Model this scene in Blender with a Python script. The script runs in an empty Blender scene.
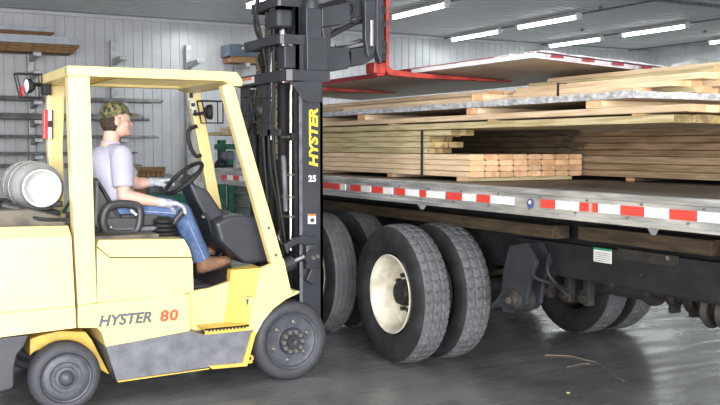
import bpy, bmesh, math, random
from mathutils import Vector, Matrix
random.seed(7)
SC=bpy.context.scene; COL=SC.collection
V=Vector
# ---------------------------------------------------------------- materials
MATS={}
def mat(name,col,rough=.6,metal=0,noise=.12,nscale=6,bump=0,bscale=40,col2=None,emit=0,coat=0,stretch=None,spec=.5,rnd=0,alpha=None,lo=.4,hi=.6):
    if name in MATS: return MATS[name]
    m=bpy.data.materials.new(name); m.use_nodes=True; N=m.node_tree.nodes; L=m.node_tree.links
    b=N['Principled BSDF']
    c=tuple(col)+(1,)
    tc=N.new('ShaderNodeTexCoord'); mp=N.new('ShaderNodeMapping'); L.new(tc.outputs['Object'],mp.inputs[0])
    if stretch: mp.inputs['Scale'].default_value=stretch
    if rnd:
        oi=N.new('ShaderNodeObjectInfo'); mu=N.new('ShaderNodeMath'); mu.operation='MULTIPLY'; mu.inputs[1].default_value=37
        cb=N.new('ShaderNodeCombineXYZ'); L.new(oi.outputs['Random'],mu.inputs[0]); L.new(mu.outputs[0],cb.inputs[0]); L.new(mu.outputs[0],cb.inputs[1]); L.new(cb.outputs[0],mp.inputs['Location'])
    nz=N.new('ShaderNodeTexNoise'); nz.inputs['Scale'].default_value=nscale; nz.inputs['Detail'].default_value=5; nz.inputs['Roughness'].default_value=.6
    L.new(mp.outputs[0],nz.inputs['Vector'])
    rp=N.new('ShaderNodeValToRGB'); rp.color_ramp.elements[0].position=lo; rp.color_ramp.elements[1].position=hi
    c2=tuple(col2)+(1,) if col2 else tuple(max(0,x*(1-2*noise)) for x in col)+(1,)
    rp.color_ramp.elements[0].color=c2; rp.color_ramp.elements[1].color=c
    L.new(nz.outputs['Fac'],rp.inputs[0])
    src=rp.outputs[0]
    if rnd:
        hs=N.new('ShaderNodeHueSaturation'); mr=N.new('ShaderNodeMapRange'); mr.inputs[3].default_value=1-rnd; mr.inputs[4].default_value=1+rnd*.6
        L.new(oi.outputs['Random'],mr.inputs[0]); L.new(mr.outputs[0],hs.inputs['Value']); L.new(src,hs.inputs['Color']); src=hs.outputs[0]
    L.new(src,b.inputs['Base Color'])
    b.inputs['Roughness'].default_value=rough; b.inputs['Metallic'].default_value=metal
    b.inputs['Specular IOR Level'].default_value=spec
    if coat: b.inputs['Coat Weight'].default_value=coat; b.inputs['Coat Roughness'].default_value=.1
    if emit: b.inputs['Emission Color'].default_value=c; b.inputs['Emission Strength'].default_value=emit
    if alpha is not None: b.inputs['Alpha'].default_value=alpha
    if bump:
        n2=N.new('ShaderNodeTexNoise'); n2.inputs['Scale'].default_value=bscale; n2.inputs['Detail'].default_value=4; L.new(mp.outputs[0],n2.inputs['Vector'])
        bp=N.new('ShaderNodeBump'); bp.inputs['Strength'].default_value=bump; bp.inputs['Distance'].default_value=.02
        L.new(n2.outputs['Fac'],bp.inputs['Height']); L.new(bp.outputs[0],b.inputs['Normal'])
    MATS[name]=m; return m
YEL=mat('yellow_paint',(.92,.74,.32),.35,noise=.05,nscale=3,coat=.3)
YEL2=mat('yellow_paint_worn_and_shaded',(.78,.52,.1),.45,noise=.08,nscale=8)  # deeper yellow; on the angled step panel it paints in shade
DGR=mat('dark_grey_paint',(.032,.036,.046),.42,noise=.15,nscale=5,spec=.6)
MGR=mat('mid_grey_scuffed_paint',(.17,.18,.2),.5,noise=.2,nscale=9,col2=(.09,.095,.11))
LOWP=mat('grey_lower_panel',(.2,.205,.235),.5,nscale=7,col2=(.11,.115,.13),lo=.35,hi=.65)
BLK=mat('black_rubber',(.018,.018,.02),.65,noise=.3,nscale=12)
TIRE=mat('tire_rubber',(.022,.023,.026),.7,noise=.25,nscale=9,bump=.15,bscale=50)
TIRED=mat('dusty_tread_rubber',(.13,.134,.145),.85,nscale=14,col2=(.09,.094,.102))
FTIRE=mat('solid_tire_rubber',(.055,.057,.068),.62,noise=.2,nscale=12,col2=(.045,.047,.055),bump=.15,bscale=30)
FRIM=mat('grey_wheel_disc',(.1,.108,.13),.5,metal=.2,noise=.15,nscale=14)
CREAM=mat('cream_rim_paint',(.72,.68,.58),.4,noise=.12,nscale=6,col2=(.5,.46,.36))
HUB=mat('greasy_hub',(.03,.028,.025),.6,noise=.3,nscale=20)
BOLT=mat('bolt_steel',(.33,.31,.28),.4,metal=.7,noise=.2,nscale=40)
CHR=mat('chrome',(.6,.6,.62),.3,metal=1,noise=.03)
SEAT=mat('black_vinyl',(.045,.045,.05),.45,noise=.15,nscale=10)
DUST=mat('dusty_black_cover',(.16,.14,.11),.7,nscale=5,col2=(.07,.065,.06))
ALU=mat('scuffed_aluminium',(.62,.62,.62),.38,metal=.55,nscale=6,col2=(.36,.36,.36),stretch=(1,.35,3))
DECK=mat('deck_planks',(.17,.15,.13),.5,nscale=5,col2=(.09,.08,.075),stretch=(6,.4,1),bump=.2,bscale=12)
UND=mat('underframe_black',(.013,.014,.018),.55,noise=.25,nscale=8)
RUST=mat('rusty_dark_steel',(.035,.027,.022),.7,nscale=9,col2=(.018,.017,.017))
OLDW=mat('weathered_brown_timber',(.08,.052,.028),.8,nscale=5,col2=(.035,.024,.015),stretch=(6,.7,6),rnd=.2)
RED=mat('red_reflective_tape',(.72,.06,.04),.45,nscale=22,col2=(.55,.05,.04))
WHT=mat('white_reflective_tape',(.78,.78,.78),.45,nscale=25,col2=(.45,.45,.45),lo=.33,hi=.42)
RPAINT=mat('red_fork_paint',(.48,.055,.04),.45,noise=.25,nscale=10)
PINE=mat('fresh_pine',(.74,.57,.39),.7,nscale=4,col2=(.58,.42,.26),stretch=(14,.8,14),rnd=.16)
TREAT=mat('treated_greenish_timber',(.58,.49,.29),.7,nscale=3.5,col2=(.40,.32,.16),stretch=(12,.7,16),rnd=.18,lo=.42,hi=.55)
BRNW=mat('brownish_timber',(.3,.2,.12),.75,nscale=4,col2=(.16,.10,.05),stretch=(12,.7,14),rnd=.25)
ENDG=mat('pink_orange_end_grain',(.78,.5,.3),.75,nscale=9,col2=(.6,.34,.17),rnd=.2)
ENDT=mat('treated_end_grain',(.45,.33,.14),.8,nscale=14,col2=(.2,.14,.06),rnd=.2)
FOIL=mat('silver_wrap',(.86,.87,.88),.3,metal=.5,nscale=12,col2=(.5,.52,.55),bump=.9,bscale=22,stretch=(1,1,2))
FOILP=mat('clear_plastic_wrap_over_sheets',(.78,.76,.78),.22,metal=.1,nscale=7,col2=(.5,.42,.47),bump=.8,bscale=22,coat=.6)
TANW=mat('tan_timber',(.42,.3,.19),.75,nscale=4,col2=(.26,.18,.1),stretch=(12,.7,14),rnd=.2)
SHEETU=mat('dull_sheet_underside',(.55,.46,.37),.45,metal=.2,nscale=6,col2=(.42,.35,.28),stretch=(1,5,1))
SHEETW=mat('white_sheet_edge',(.85,.85,.85),.5,noise=.05)
MAROON=mat('maroon_sheet_edge',(.35,.035,.06),.5,noise=.15)
GAL=mat('galvanised_rack',(.55,.56,.57),.45,metal=.5,nscale=9,noise=.15)
PIPE=mat('dark_steel_stock',(.36,.36,.37),.5,metal=.5,noise=.2)
BLUEW=mat('grey_blue_wrapped_bundle',(.56,.6,.68),.55,noise=.08,nscale=4)
BLUED=mat('slate_blue_box',(.1,.13,.18),.5,noise=.15,nscale=4)
ORW=mat('orange_wood_crate',(.34,.19,.08),.75,nscale=4,col2=(.2,.11,.045),stretch=(2,2,8))
GREEN=mat('machine_green',(.02,.15,.1),.5,noise=.2,nscale=6)
GDRUM=mat('grey_green_drum_paint',(.16,.19,.17),.5,nscale=4,noise=.15)
TARP=mat('pale_tarpaulin',(.42,.44,.42),.6,noise=.12,nscale=3,bump=.3,bscale=5)
LAMP=mat('lit_fluorescent_tube',(.93,1,.97),.5,emit=9,noise=0)
FIXT=mat('white_fixture_metal',(.8,.82,.82),.35,metal=.2,noise=.05)
SKIN=mat('skin',(.7,.42,.33),.5,noise=.03,nscale=12)
HAIR=mat('short_dark_brown_hair',(.06,.035,.02),.8,noise=.3,nscale=60)
SHIRT=mat('pale_lavender_cotton',(.46,.46,.57),.85,noise=.04,nscale=6,bump=.35,bscale=9)
GLOVE=mat('light_grey_knit_glove',(.52,.55,.6),.9,noise=.12,nscale=30,bump=.3,bscale=90)
BOOT=mat('brown_leather_boot',(.36,.19,.1),.6,noise=.2,nscale=12)
SOLE=mat('boot_sole',(.05,.04,.035),.8)
LABEL=mat('white_label',(.75,.75,.72),.6,noise=.05)
LORG=mat('orange_label_print',(.8,.22,.05),.6,noise=.03)
LBLK=mat('black_print',(.03,.03,.03),.6,noise=.03)
TXTG=mat('grey_lettering',(.1,.115,.15),.5,noise=.03)
TXTR=mat('red_lettering',(.75,.1,.06),.5,noise=.03)
TXTY=mat('yellow_lettering',(.85,.62,.06),.5,noise=.03)
TXTW=mat('white_lettering',(.8,.8,.8),.5,noise=.03)
TXTP=mat('faded_grey_lettering',(.5,.46,.36),.5,noise=.03)
BLUE=mat('blue_badge_print',(.06,.1,.28),.5,noise=.1)
REDL=mat('red_lamp_lens',(.75,.05,.05),.25,noise=.03)
CLRL=mat('clear_lamp_lens',(.7,.7,.72),.15,noise=.03)
GRNP=mat('green_print',(.02,.25,.13),.6,noise=.03)
TANK=mat('brushed_aluminium_tank',(.5,.5,.51),.5,metal=.35,noise=.06,nscale=5)
YWALL=None
def camo():
    m=mat('camouflage_fabric',(.13,.12,.06),.85,nscale=20,col2=(.28,.22,.13))
    rp=[n for n in m.node_tree.nodes if n.type=='VALTORGB'][0].color_ramp
    rp.interpolation='CONSTANT'
    rp.elements[0].position=0; rp.elements[0].color=(.03,.035,.02,1)
    rp.elements[1].position=.62; rp.elements[1].color=(.45,.36,.24,1)
    e=rp.elements.new(.44); e.color=(.12,.13,.05,1)
    e=rp.elements.new(.53); e.color=(.25,.17,.09,1)
    [n for n in m.node_tree.nodes if n.type=='TEX_NOISE'][0].inputs['Scale'].default_value=34
    return m
CAMO=camo()
DENIM=mat('blue_denim',(.13,.21,.40),.85,nscale=10,col2=(.07,.12,.26),bump=.4,bscale=14)
STITCH=mat('pale_seam_stitching',(.5,.52,.6),.8)
def concrete():
    m=mat('polished_concrete',(.235,.235,.24),.3,nscale=1.2,col2=(.14,.14,.146),bump=.06,bscale=6,lo=.35,hi=.7)
    N=m.node_tree.nodes;L=m.node_tree.links
    nz=N.new('ShaderNodeTexNoise'); nz.inputs['Scale'].default_value=2.3; nz.inputs['Detail'].default_value=6
    mr=N.new('ShaderNodeMapRange'); mr.inputs[1].default_value=.3; mr.inputs[2].default_value=.7; mr.inputs[3].default_value=.16; mr.inputs[4].default_value=.42
    tc=N.new('ShaderNodeTexCoord'); mp=N.new('ShaderNodeMapping'); mp.inputs['Rotation'].default_value=(0,0,-.5); mp.inputs['Scale'].default_value=(.5,3,1)
    L.new(tc.outputs['Object'],mp.inputs[0]); L.new(mp.outputs[0],nz.inputs['Vector'])
    L.new(nz.outputs['Fac'],mr.inputs[0]); L.new(mr.outputs[0],N['Principled BSDF'].inputs['Roughness'])
    return m
CONC=concrete()
WALLM=mat('painted_corrugated_steel',(.62,.63,.66),.4,metal=.1,noise=.05,nscale=2)
CEILM=mat('painted_ceiling_steel',(.62,.64,.67),.5,metal=.05,noise=.04,nscale=2)
# ---------------------------------------------------------------- helpers
WL={}
def place(name,bm,m,parent=None,smooth=False,mats=None,keep=False):
    bmesh.ops.recalc_face_normals(bm,faces=bm.faces)
    if keep: c=V((0,0,0))
    else:
        xs=[v.co for v in bm.verts]
        c=V(((min(p.x for p in xs)+max(p.x for p in xs))/2,(min(p.y for p in xs)+max(p.y for p in xs))/2,min(p.z for p in xs)))
        bmesh.ops.translate(bm,verts=bm.verts,vec=-c)
    me=bpy.data.meshes.new(name); bm.to_mesh(me); bm.free()
    for mm in ([m] if not mats else mats): me.materials.append(mm)
    if smooth: 
        for p in me.polygons: p.use_smooth=True
        if smooth!='all': me.set_sharp_from_angle(angle=math.radians(35))
    o=bpy.data.objects.new(name,me); COL.objects.link(o)
    if parent:
        o.parent=parent; o.location=c-WL[parent.name]
    else: o.location=c
    WL[o.name]=c.copy()
    return o
def tag(o,label,cat=None,group=None,kind=None):
    if label: o['label']=label
    if cat: o['category']=cat
    if group: o['group']=group
    if kind: o['kind']=kind
    return o
def thing(name,loc,label,cat,group=None):
    o=bpy.data.objects.new(name,None); COL.objects.link(o); o.location=loc; o.empty_display_size=.2
    WL[o.name]=V(loc); return tag(o,label,cat,group)
def struct(name,bm,m,smooth=False):
    o=place(name,bm,m,smooth=smooth); o['kind']='structure'; return o
def nb(): return bmesh.new()
def bevel(bm,geom_verts,w,seg=2):
    es=set()
    vs=set(geom_verts)
    for v in vs:
        for e in v.link_edges:
            if e.other_vert(v) in vs and len(e.link_faces)==2 and e.calc_face_angle(0)>.3: es.add(e)
    if es and w>0: bmesh.ops.bevel(bm,geom=list(es),offset=w,segments=seg,affect='EDGES',profile=.6)
def box(bm,x0,x1,y0,y1,z0,z1,b=0,seg=2,mi=0):
    r=bmesh.ops.create_cube(bm,size=1); vs=r['verts']
    for v in vs: v.co=V(((x0+x1)/2+v.co.x*(x1-x0),(y0+y1)/2+v.co.y*(y1-y0),(z0+z1)/2+v.co.z*(z1-z0)))
    if mi:
        for f in {f for v in vs for f in v.link_faces}: f.material_index=mi
    if b: bevel(bm,vs,b,seg)
    return bm
def prism(bm,poly,y0,y1,b=0,axis='y',taper=None,seg=2):
    # poly of (a,z); extruded along y (a = x) or along x (a = y)
    def P(a,z,t): return V((a,t,z)) if axis=='y' else V((t,a,z))
    A=[bm.verts.new(P(a,z,y0)) for a,z in poly]; B=[bm.verts.new(P(a,z,y1)) for a,z in (taper or poly)]
    n=len(poly); bm.faces.new(A); bm.faces.new(B[::-1])
    for i in range(n): bm.faces.new((A[i],A[(i+1)%n],B[(i+1)%n],B[i]))
    bmesh.ops.recalc_face_normals(bm,faces=bm.faces)
    if b: bevel(bm,A+B,b,seg)
    return bm
def frame_of(d):
    d=d.normalized(); u=V((0,0,1)) if abs(d.z)<.9 else V((1,0,0)); a=d.cross(u).normalized(); b=d.cross(a).normalized(); return a,b
def tube(bm,pts,r,n=10,closed=False):
    pts=[V(p) for p in pts]; rs=r if isinstance(r,(list,tuple)) else [r]*len(pts)
    rings=[];pa=None
    m=len(pts)
    for i,p in enumerate(pts):
        if closed: d=pts[(i+1)%m]-pts[i-1]
        else: d=pts[min(i+1,m-1)]-pts[max(i-1,0)]
        a,b=frame_of(d)
        if pa is not None:
            d.normalize(); a=(pa-d*pa.dot(d)).normalized(); b=d.cross(a)
        pa=a
        rings.append([bm.verts.new(p+(a*math.cos(2*math.pi*k/n)+b*math.sin(2*math.pi*k/n))*rs[i]) for k in range(n)])
    for i in range(m-1+(1 if closed else 0)):
        A=rings[i];B=rings[(i+1)%m]
        off=0
        if closed and i==m-1:
            off=min(range(n),key=lambda o:(A[0].co-B[o].co).length)
        for k in range(n): bm.faces.new((A[k],A[(k+1)%n],B[(k+1+off)%n],B[(k+off)%n]))
    if not closed:
        bm.faces.new(rings[0][::-1]); bm.faces.new(rings[-1])
    return bm
def arc3(pts,k=6):
    # catmull-rom smoothing
    P=[V(p) for p in pts]; out=[]
    for i in range(len(P)-1):
        p0=P[max(i-1,0)];p1=P[i];p2=P[i+1];p3=P[min(i+2,len(P)-1)]
        for j in range(k):
            t=j/k; out.append(.5*((2*p1)+(-p0+p2)*t+(2*p0-5*p1+4*p2-p3)*t*t+(-p0+3*p1-3*p2+p3)*t**3))
    out.append(P[-1]); return out
def lathe(bm,c,axis,prof,n=48,mi=0):
    # prof list of (along-axis t, radius)
    c=V(c);ax={'x':V((1,0,0)),'y':V((0,1,0)),'z':V((0,0,1))}.get(axis) if isinstance(axis,str) else V(axis).normalized()
    a,b=frame_of(ax); rings=[]
    for t,r in prof:
        if r<1e-5: rings.append([bm.verts.new(c+ax*t)])
        else: rings.append([bm.verts.new(c+ax*t+(a*math.cos(2*math.pi*k/n)+b*math.sin(2*math.pi*k/n))*r) for k in range(n)])
    for A,B in zip(rings,rings[1:]):
        for k in range(n):
            k2=(k+1)%n
            if len(A)==1 and len(B)==1: continue
            if len(A)==1: f=bm.faces.new((A[0],B[k2],B[k]))
            elif len(B)==1: f=bm.faces.new((A[k],A[k2],B[0]))
            else: f=bm.faces.new((A[k],A[k2],B[k2],B[k]))
            f.material_index=mi
    return bm
def ball(bm,c,r,rot=None,u=16,v=10):
    if not isinstance(r,(tuple,list)): r=(r,r,r)
    M=Matrix.Translation(V(c))@(rot.to_4x4() if rot else Matrix.Identity(4))@Matrix.Diagonal((r[0],r[1],r[2],1))
    bmesh.ops.create_uvsphere(bm,u_segments=u,v_segments=v,radius=1,matrix=M); return bm
def capsule(bm,p0,r0,p1,r1,n=14,flat=None):
    p0=V(p0);p1=V(p1);d=p1-p0;L=d.length
    prof=[]
    for k in range(6): a=math.pi/2*k/5; prof.append((-r0*math.cos(a),r0*math.sin(a)))
    for k in range(6): a=math.pi/2*k/5; prof.append((L+r1*math.sin(a),r1*math.cos(a)))
    lathe(bm,p0,d,prof,n); return bm
def bake(name,bm,m,parent,voxel=.01,smooth=3,fac=.6,dec=None,mats=None):
    bmesh.ops.recalc_face_normals(bm,faces=bm.faces)
    me=bpy.data.meshes.new('tmp'); bm.to_mesh(me); bm.free()
    o=bpy.data.objects.new('tmp',me); COL.objects.link(o)
    r=o.modifiers.new('r','REMESH'); r.mode='VOXEL'; r.voxel_size=voxel
    if smooth: s=o.modifiers.new('s','SMOOTH'); s.iterations=smooth; s.factor=fac
    dg=bpy.context.evaluated_depsgraph_get(); me2=bpy.data.meshes.new_from_object(o.evaluated_get(dg))
    bpy.data.objects.remove(o); 
    b2=bmesh.new(); b2.from_mesh(me2)
    return place(name,b2,m,parent,smooth='all',mats=mats)
def text(name,s,size,loc,rot,m,parent,ext=.002,shear=0,sx=1,off=0,space=1):
    cu=bpy.data.curves.new('t','FONT'); cu.body=s; cu.size=size; cu.extrude=ext; cu.shear=shear; cu.offset=off; cu.align_x='LEFT'; cu.space_character=space
    o=bpy.data.objects.new('t',cu); COL.objects.link(o)
    dg=bpy.context.evaluated_depsgraph_get(); me=bpy.data.meshes.new_from_object(o.evaluated_get(dg)); bpy.data.objects.remove(o)
    b=bmesh.new(); b.from_mesh(me)
    M=Matrix.Translation(V(loc))@rot.to_4x4()@Matrix.Diagonal((sx,1,1,1)); bmesh.ops.transform(b,matrix=M,verts=b.verts)
    return place(name,b,m,parent)
def side_rot(tilt=0):  # text on a face that looks towards -Y; local x -> +X, local y -> +Z
    return Matrix.Rotation(-tilt,3,'Y')@Matrix.Rotation(math.pi/2,3,'X')
# ---------------------------------------------------------------- camera
cd=bpy.data.cameras.new('camera'); cam=bpy.data.objects.new('camera',cd); COL.objects.link(cam)
cd.sensor_width=36; cd.lens=47.0; cd.clip_end=200
cam.location=(0,0,1.7); cam.rotation_euler=(math.radians(90)-math.atan(56.5/940),0,math.radians(-28.4))
SC.camera=cam
# ---------------------------------------------------------------- room
XL,XR,YF,YB,HC=-7.5,23.7,-7.5,23.35,4.9
struct('floor',box(nb(),XL-.1,XR+.1,YF-.1,YB+.1,-.12,0),CONC)
def ribbed(a0,a1,z0,z1,pitch=.235,w=.022,d=.02,at=0,axis='x',sgn=-1,holes=()):
    # a sheet with raised ribs; a runs along the sheet; ribs stand towards sgn
    bm=nb(); a=a0; pr=[(a0,0)]
    while a+pitch<=a1:
        pr+= [(a+pitch*.5-w,0),(a+pitch*.5-w*.6,d),(a+pitch*.5+w*.6,d),(a+pitch*.5+w,0)]; a+=pitch
    pr.append((a1,0))
    rows=[]
    for t in(z0,z1):
        rows.append([bm.verts.new({'wx':V((p,at+sgn*q,t)),'wy':V((at+sgn*q,p,t)),'c':V((t,p,at-q))}[axis]) for p,q in pr])
    back=[]
    for t in(z0,z1): back.append([bm.verts.new({'wx':V((p,at-sgn*.05,t)),'wy':V((at-sgn*.05,p,t)),'c':V((t,p,at+.05))}[axis]) for p in(a0,a1)])
    for i in range(len(pr)-1): bm.faces.new((rows[0][i],rows[0][i+1],rows[1][i+1],rows[1][i]))
    bm.faces.new((back[0][0],back[0][1],back[1][1],back[1][0]))
    bm.faces.new((rows[0][0],rows[1][0],back[1][0],back[0][0])); bm.faces.new((rows[0][-1],rows[1][-1],back[1][1],back[0][1]))
    return bm
struct('wall_back',ribbed(XL,XR,0,HC,at=YB,axis='wx',sgn=-1),WALLM)
struct('ceiling',ribbed(YF,YB,XL,XR,pitch=.3,w=.03,d=.015,at=HC,axis='c'),CEILM)
struct('wall_right',ribbed(YF,YB,0,HC,at=XR,axis='wy',sgn=-1),WALLM)
struct('wall_left',ribbed(YF,YB,0,HC,at=XL,axis='wy',sgn=1),WALLM)
# front wall behind the camera with a wide truck door opening
b=nb(); box(b,XL,-6,YF-.1,YF,0,HC); box(b,2.5,12,YF-.1,YF,0,HC); box(b,16,XR,YF-.1,YF,0,HC); box(b,-6,2.5,YF-.1,YF,4.5,HC); box(b,12,16,YF-.1,YF,4.5,HC)
struct('wall_front',b,WALLM)
b=nb(); box(b,XL,XR,YB-.09,YB-.036,0,.12); struct('baseboard_back',b,MGR)
b=nb(); box(b,XL,XR,YB-.1,YB-.036,HC-.1,HC-.035); struct('trim_1',b,CEILM)
for i,(x0,x1,y) in enumerate(((13,XR,14.95),)):
    struct('trim_2',box(nb(),x0,x1,y-.04,y+.04,HC-.09,HC-.031),MGR)
# conduits along the light rows
for i,x in enumerate((11.45,15.25,18.85,22.5)):
    b=nb(); tube(b,[(x+.12,5,HC-.06),(x+.12,YB-.1,HC-.06)],.022,8); struct('trim_%d'%(i+3),b,MGR)
# ceiling lamps
wordx={7.75:'leftmost row, just peeking in above the forklift roof',11.45:'second row, above the red fork shank',15.25:'third row',18.85:'fourth row',22.5:'row at the far right edge'}
def lamp(x,y0,label,L=2.3):
    t=thing('ceiling_light',(x,y0+L/2,HC-.2),label,'ceiling light','fluorescent ceiling lights')
    b=nb(); prism(b,[(x-.13,HC-.11),(x-.04,HC-.035),(x+.04,HC-.035),(x+.13,HC-.11),(x+.12,HC-.115),(x,HC-.075),(x-.12,HC-.115)],y0,y0+L); place('reflector',b,FIXT,t)
    b=nb(); tube(b,[(x,y0+.03,HC-.15),(x,y0+L-.03,HC-.15)],.045,10); place('tube',b,LAMP,t,smooth=True)
    b=nb(); box(b,x-.06,x+.06,y0,y0+.05,HC-.2,HC-.08); place('end_cap',b,FIXT,t)
    b=nb(); box(b,x-.06,x+.06,y0+L-.05,y0+L,HC-.2,HC-.08); place('end_cap',b,FIXT,t)
for x,y,l in ((7.75,17.2,'fluorescent ceiling light at the top edge left of the mast'),(11.45,17.2,'fluorescent ceiling light cut by the top edge right of the red fork'),
    (15.25,17.3,'nearer lit ceiling light of the middle row'),(15.35,20.5,'far lit ceiling light just right of the red fork, close to the back wall'),
    (18.85,17.3,'nearer lit ceiling light of the row above the right lumber'),(18.95,20.5,'far lit ceiling light above the wrapped raised bundle'),
    (22.5,17.5,'ceiling light cut off by the right edge of the photo')):
    lamp(x,y,l)
# small ceiling hangers
for px,l in (((11.1,20.6),'tiny dark ceiling fixing left of the nearest lit tube'),((15.0,16.3),'tiny dark ceiling fixing under the middle row'),((17.4,19.6),'tiny dark ceiling fixing right of the far middle light'),((20.6,18.3),'tiny dark ceiling fixing by the right lights'),((5.3,20),'dark ceiling fixing above the left wall rack')):
    b=nb(); lathe(b,(px[0],px[1],HC-.11),'z',[(0,0),(0,.05),(.03,.06),(.05,.02),(.08,.02),(.08,0)],12); tag(place('ceiling_fixing',b,MGR),l,'ceiling fixing','ceiling fixings')
# ---------------------------------------------------------------- wall racks and stock
RP=[[(3.756, 3.945)][0],[(5.695, 4.159)][0],[(7.588, 4.129)][0]]
ARMZ=[[z-.03 for _,z in [(3.894, 3.848), (3.666, 3.441), (3.652, 2.755), (3.644, 2.32), (3.635, 1.907), (3.627, 1.516)]],
      [z for _,z in [(5.642, 3.898), (5.63, 3.079), (5.625, 2.765), (5.618, 2.306), (5.61, 1.846)]],
      [z for _,z in [(7.52, 3.933), (7.511, 3.108), (7.502, 2.355)]]]
ARMZ[1]=[ARMZ[0][0]]+ARMZ[0][2:]; ARMZ[2]=[ARMZ[0][0]]+ARMZ[0][2:4]
for i,((rx,rz),zs) in enumerate(zip(RP,ARMZ)):
    t=thing('cantilever_rack',(rx,23.2,0),['grey steel wall rack upright carrying the long bundles at far left','grey steel wall rack upright behind the forklift roof','grey steel wall rack upright just left of the mast'][i],'rack','cantilever racks on the back wall')
    place('upright',box(nb(),rx-.07,rx+.07,23.12,23.31,0,rz+.12,.01),GAL,t)
    for z in zs:
        b=nb(); prism(b,[(23.13,z-.16),(23.13,z),(22.3,z),(22.3,z-.07)],rx-.05,rx+.05,axis='x'); place('arm',b,GAL,t)
        place('arm_tip',box(nb(),rx-.09,rx+.09,22.22,22.34,z-.09,z-.001,.01),GAL,t)
def rods(x0,x1,z,n,r,label,y=22.75,m=PIPE):
    t=thing('steel_stock_bundle',((x0+x1)/2,y,z),label,'steel bars','long stock on the wall racks')
    for k in range(n):
        xx=x1-random.random()*.5
        place('bar',tube(nb(),[(x0,y-.18+.36*k/max(1,n-1),z+r+(k%2)*r*.9),(xx,y-.18+.36*k/max(1,n-1),z+r+(k%2)*r*.9)],r*.75,8),m,t)
L0=1.2
def xr(p): return p
rods(L0,[(6.841, 2.88)][0][0],ARMZ[0][2]+.0,4,.045,'grey steel bars on the rack at the height of the forklift lamp')
rods(L0,[(6.461, 2.481)][0][0],ARMZ[0][3]+.0,6,.06,'thick dark steel bars on the rack behind the driver\'s cap')
rods(L0,[(6.653, 1.995)][0][0],ARMZ[0][4]+.0,3,.03,'thin bars on the rack behind the driver\'s neck')
rods(L0,[(6.201, 1.603)][0][0],ARMZ[0][5]+.0,3,.03,'lowest thin bars on the rack behind the driver\'s shoulder')
q=[(5.23, 1.198), (6.518, 1.185)]; rods(L0,q[1][0],q[0][1],3,.035,'pale grey bars low on the wall behind the driver\'s elbow')
# long wrapped bundles at far left
def bundle(x0,x1,z0,zm,z1,y0,y1,label):
    t=thing('wrapped_bundle',((x0+x1)/2,(y0+y1)/2,z0),label,'bundle','wrapped bundles on the left rack')
    b=nb(); prism(b,[(x0,zm),(x1,zm),(x1-.02,z1),(x0,z1)],y0,y1,.01); place('wrapped_sheets',b,BLUEW,t)
    for k in range(3):
        zz=z0+(zm-z0)*k/3; place('board',box(nb(),x0,x1+.02-.06*(2-k),y0+.02,y1-.02,zz,zz+(zm-z0)/3-.006),ORW,t)
a=[(3.622, 4.405), (4.165, 4.404), (3.62, 4.309), (3.618, 4.226), (3.834, 4.205), (4.696, 4.184), (3.83, 4.025), (3.826, 3.834)]
bundle(.6,a[1][0],a[3][1],a[2][1],a[0][1],22.5,23.1,'shorter grey-blue wrapped bundle on wood, upper one at far left')
bundle(.6,a[5][0],a[7][1],a[6][1],a[4][1],22.36,23.1,'longer grey-blue wrapped bundle on wood, resting on the far left rack')
a=[(8.385, 3.798), (9.001, 3.824), (9.002, 3.95), (9.004, 4.252)]
t=thing('cantilever_rack',(a[0][0]+.5,23.2,0),'grey steel wall rack upright under the slate-blue wrapped box','rack','cantilever racks on the back wall')
place('upright',box(nb(),a[0][0]+.43,a[0][0]+.57,23.12,23.31,0,a[3][1]+.1,.01),GAL,t)
place('arm',box(nb(),a[0][0]+.45,a[0][0]+.55,22.35,23.13,a[0][1]-.1,a[0][1]-.002),GAL,t)
t=thing('wrapped_box',(a[0][0]+.3,22.7,a[0][1]),'slate-blue wrapped box on an orange wood base by the wall left of the mast','box')
place('box_body',box(nb(),a[0][0],a[1][0]+.5,22.4,23,a[2][1],a[3][1],.02),BLUED,t)
place('wood_base',box(nb(),a[0][0]+.05,a[1][0]+.5,22.42,22.98,a[0][1],a[2][1]),ORW,t)
place('label_patch',box(nb(),a[0][0]+.35,a[1][0]+.1,22.392,22.4,a[2][1]+.18,a[3][1]-.06),LABEL,t)
# crate by the wall
a=[(5.515, 1.23), (6.295, 1.222)]
t=thing('wooden_crate',((a[0][0]+a[1][0])/2,21.4,0),'brown slatted wooden crate near the wall behind the driver\'s arm','crate')
x0,x1,zt=a[0][0],a[1][0],a[0][1]
for k in range(7):
    xx=x0+(x1-x0)*(k+.5)/7; place('slat',box(nb(),xx-.045,xx+.045,20.98,21.01,.05,zt),ORW,t)
place('crate_body',box(nb(),x0,x1,21.012,21.8,.0,zt-.05),ORW,t)
place('top_rail',box(nb(),x0,x1,20.96,20.98,zt-.1,zt),ORW,t)
# green machinery
t=thing('green_workshop_machine',(6.0,17.6,0),'green machine on a stand by the wall, between the driver and the far roof post','machine')
a=[(4.8, 1.024), (5.301, 1.091), (5.733, 0.891), (4.852, 0.683), (5.453, 0.667), (5.147, 1.207), (5.636, 1.124)]
b=nb(); box(b,a[0][0],a[2][0],17.4,17.9,a[3][1]-.15,a[3][1]+.12,.03); place('machine_bed',b,GREEN,t)
for xx in (a[0][0]+.08,a[2][0]-.12): place('leg',box(nb(),xx-.05,xx+.05,17.5,17.8,0,a[3][1]-.14),GREEN,t)
b=nb(); lathe(b,(a[1][0],17.35,a[1][1]-.1),'y',[(0,0),(0,.17),(.08,.19),(.16,.17),(.16,0)],24); place('pulley',b,PIPE,t,smooth=True)
b=nb(); box(b,a[5][0]-.2,a[5][0]+.25,17.5,17.8,a[3][1]+.1,a[5][1]-.1,.03); place('motor',b,MGR,t)
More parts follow.
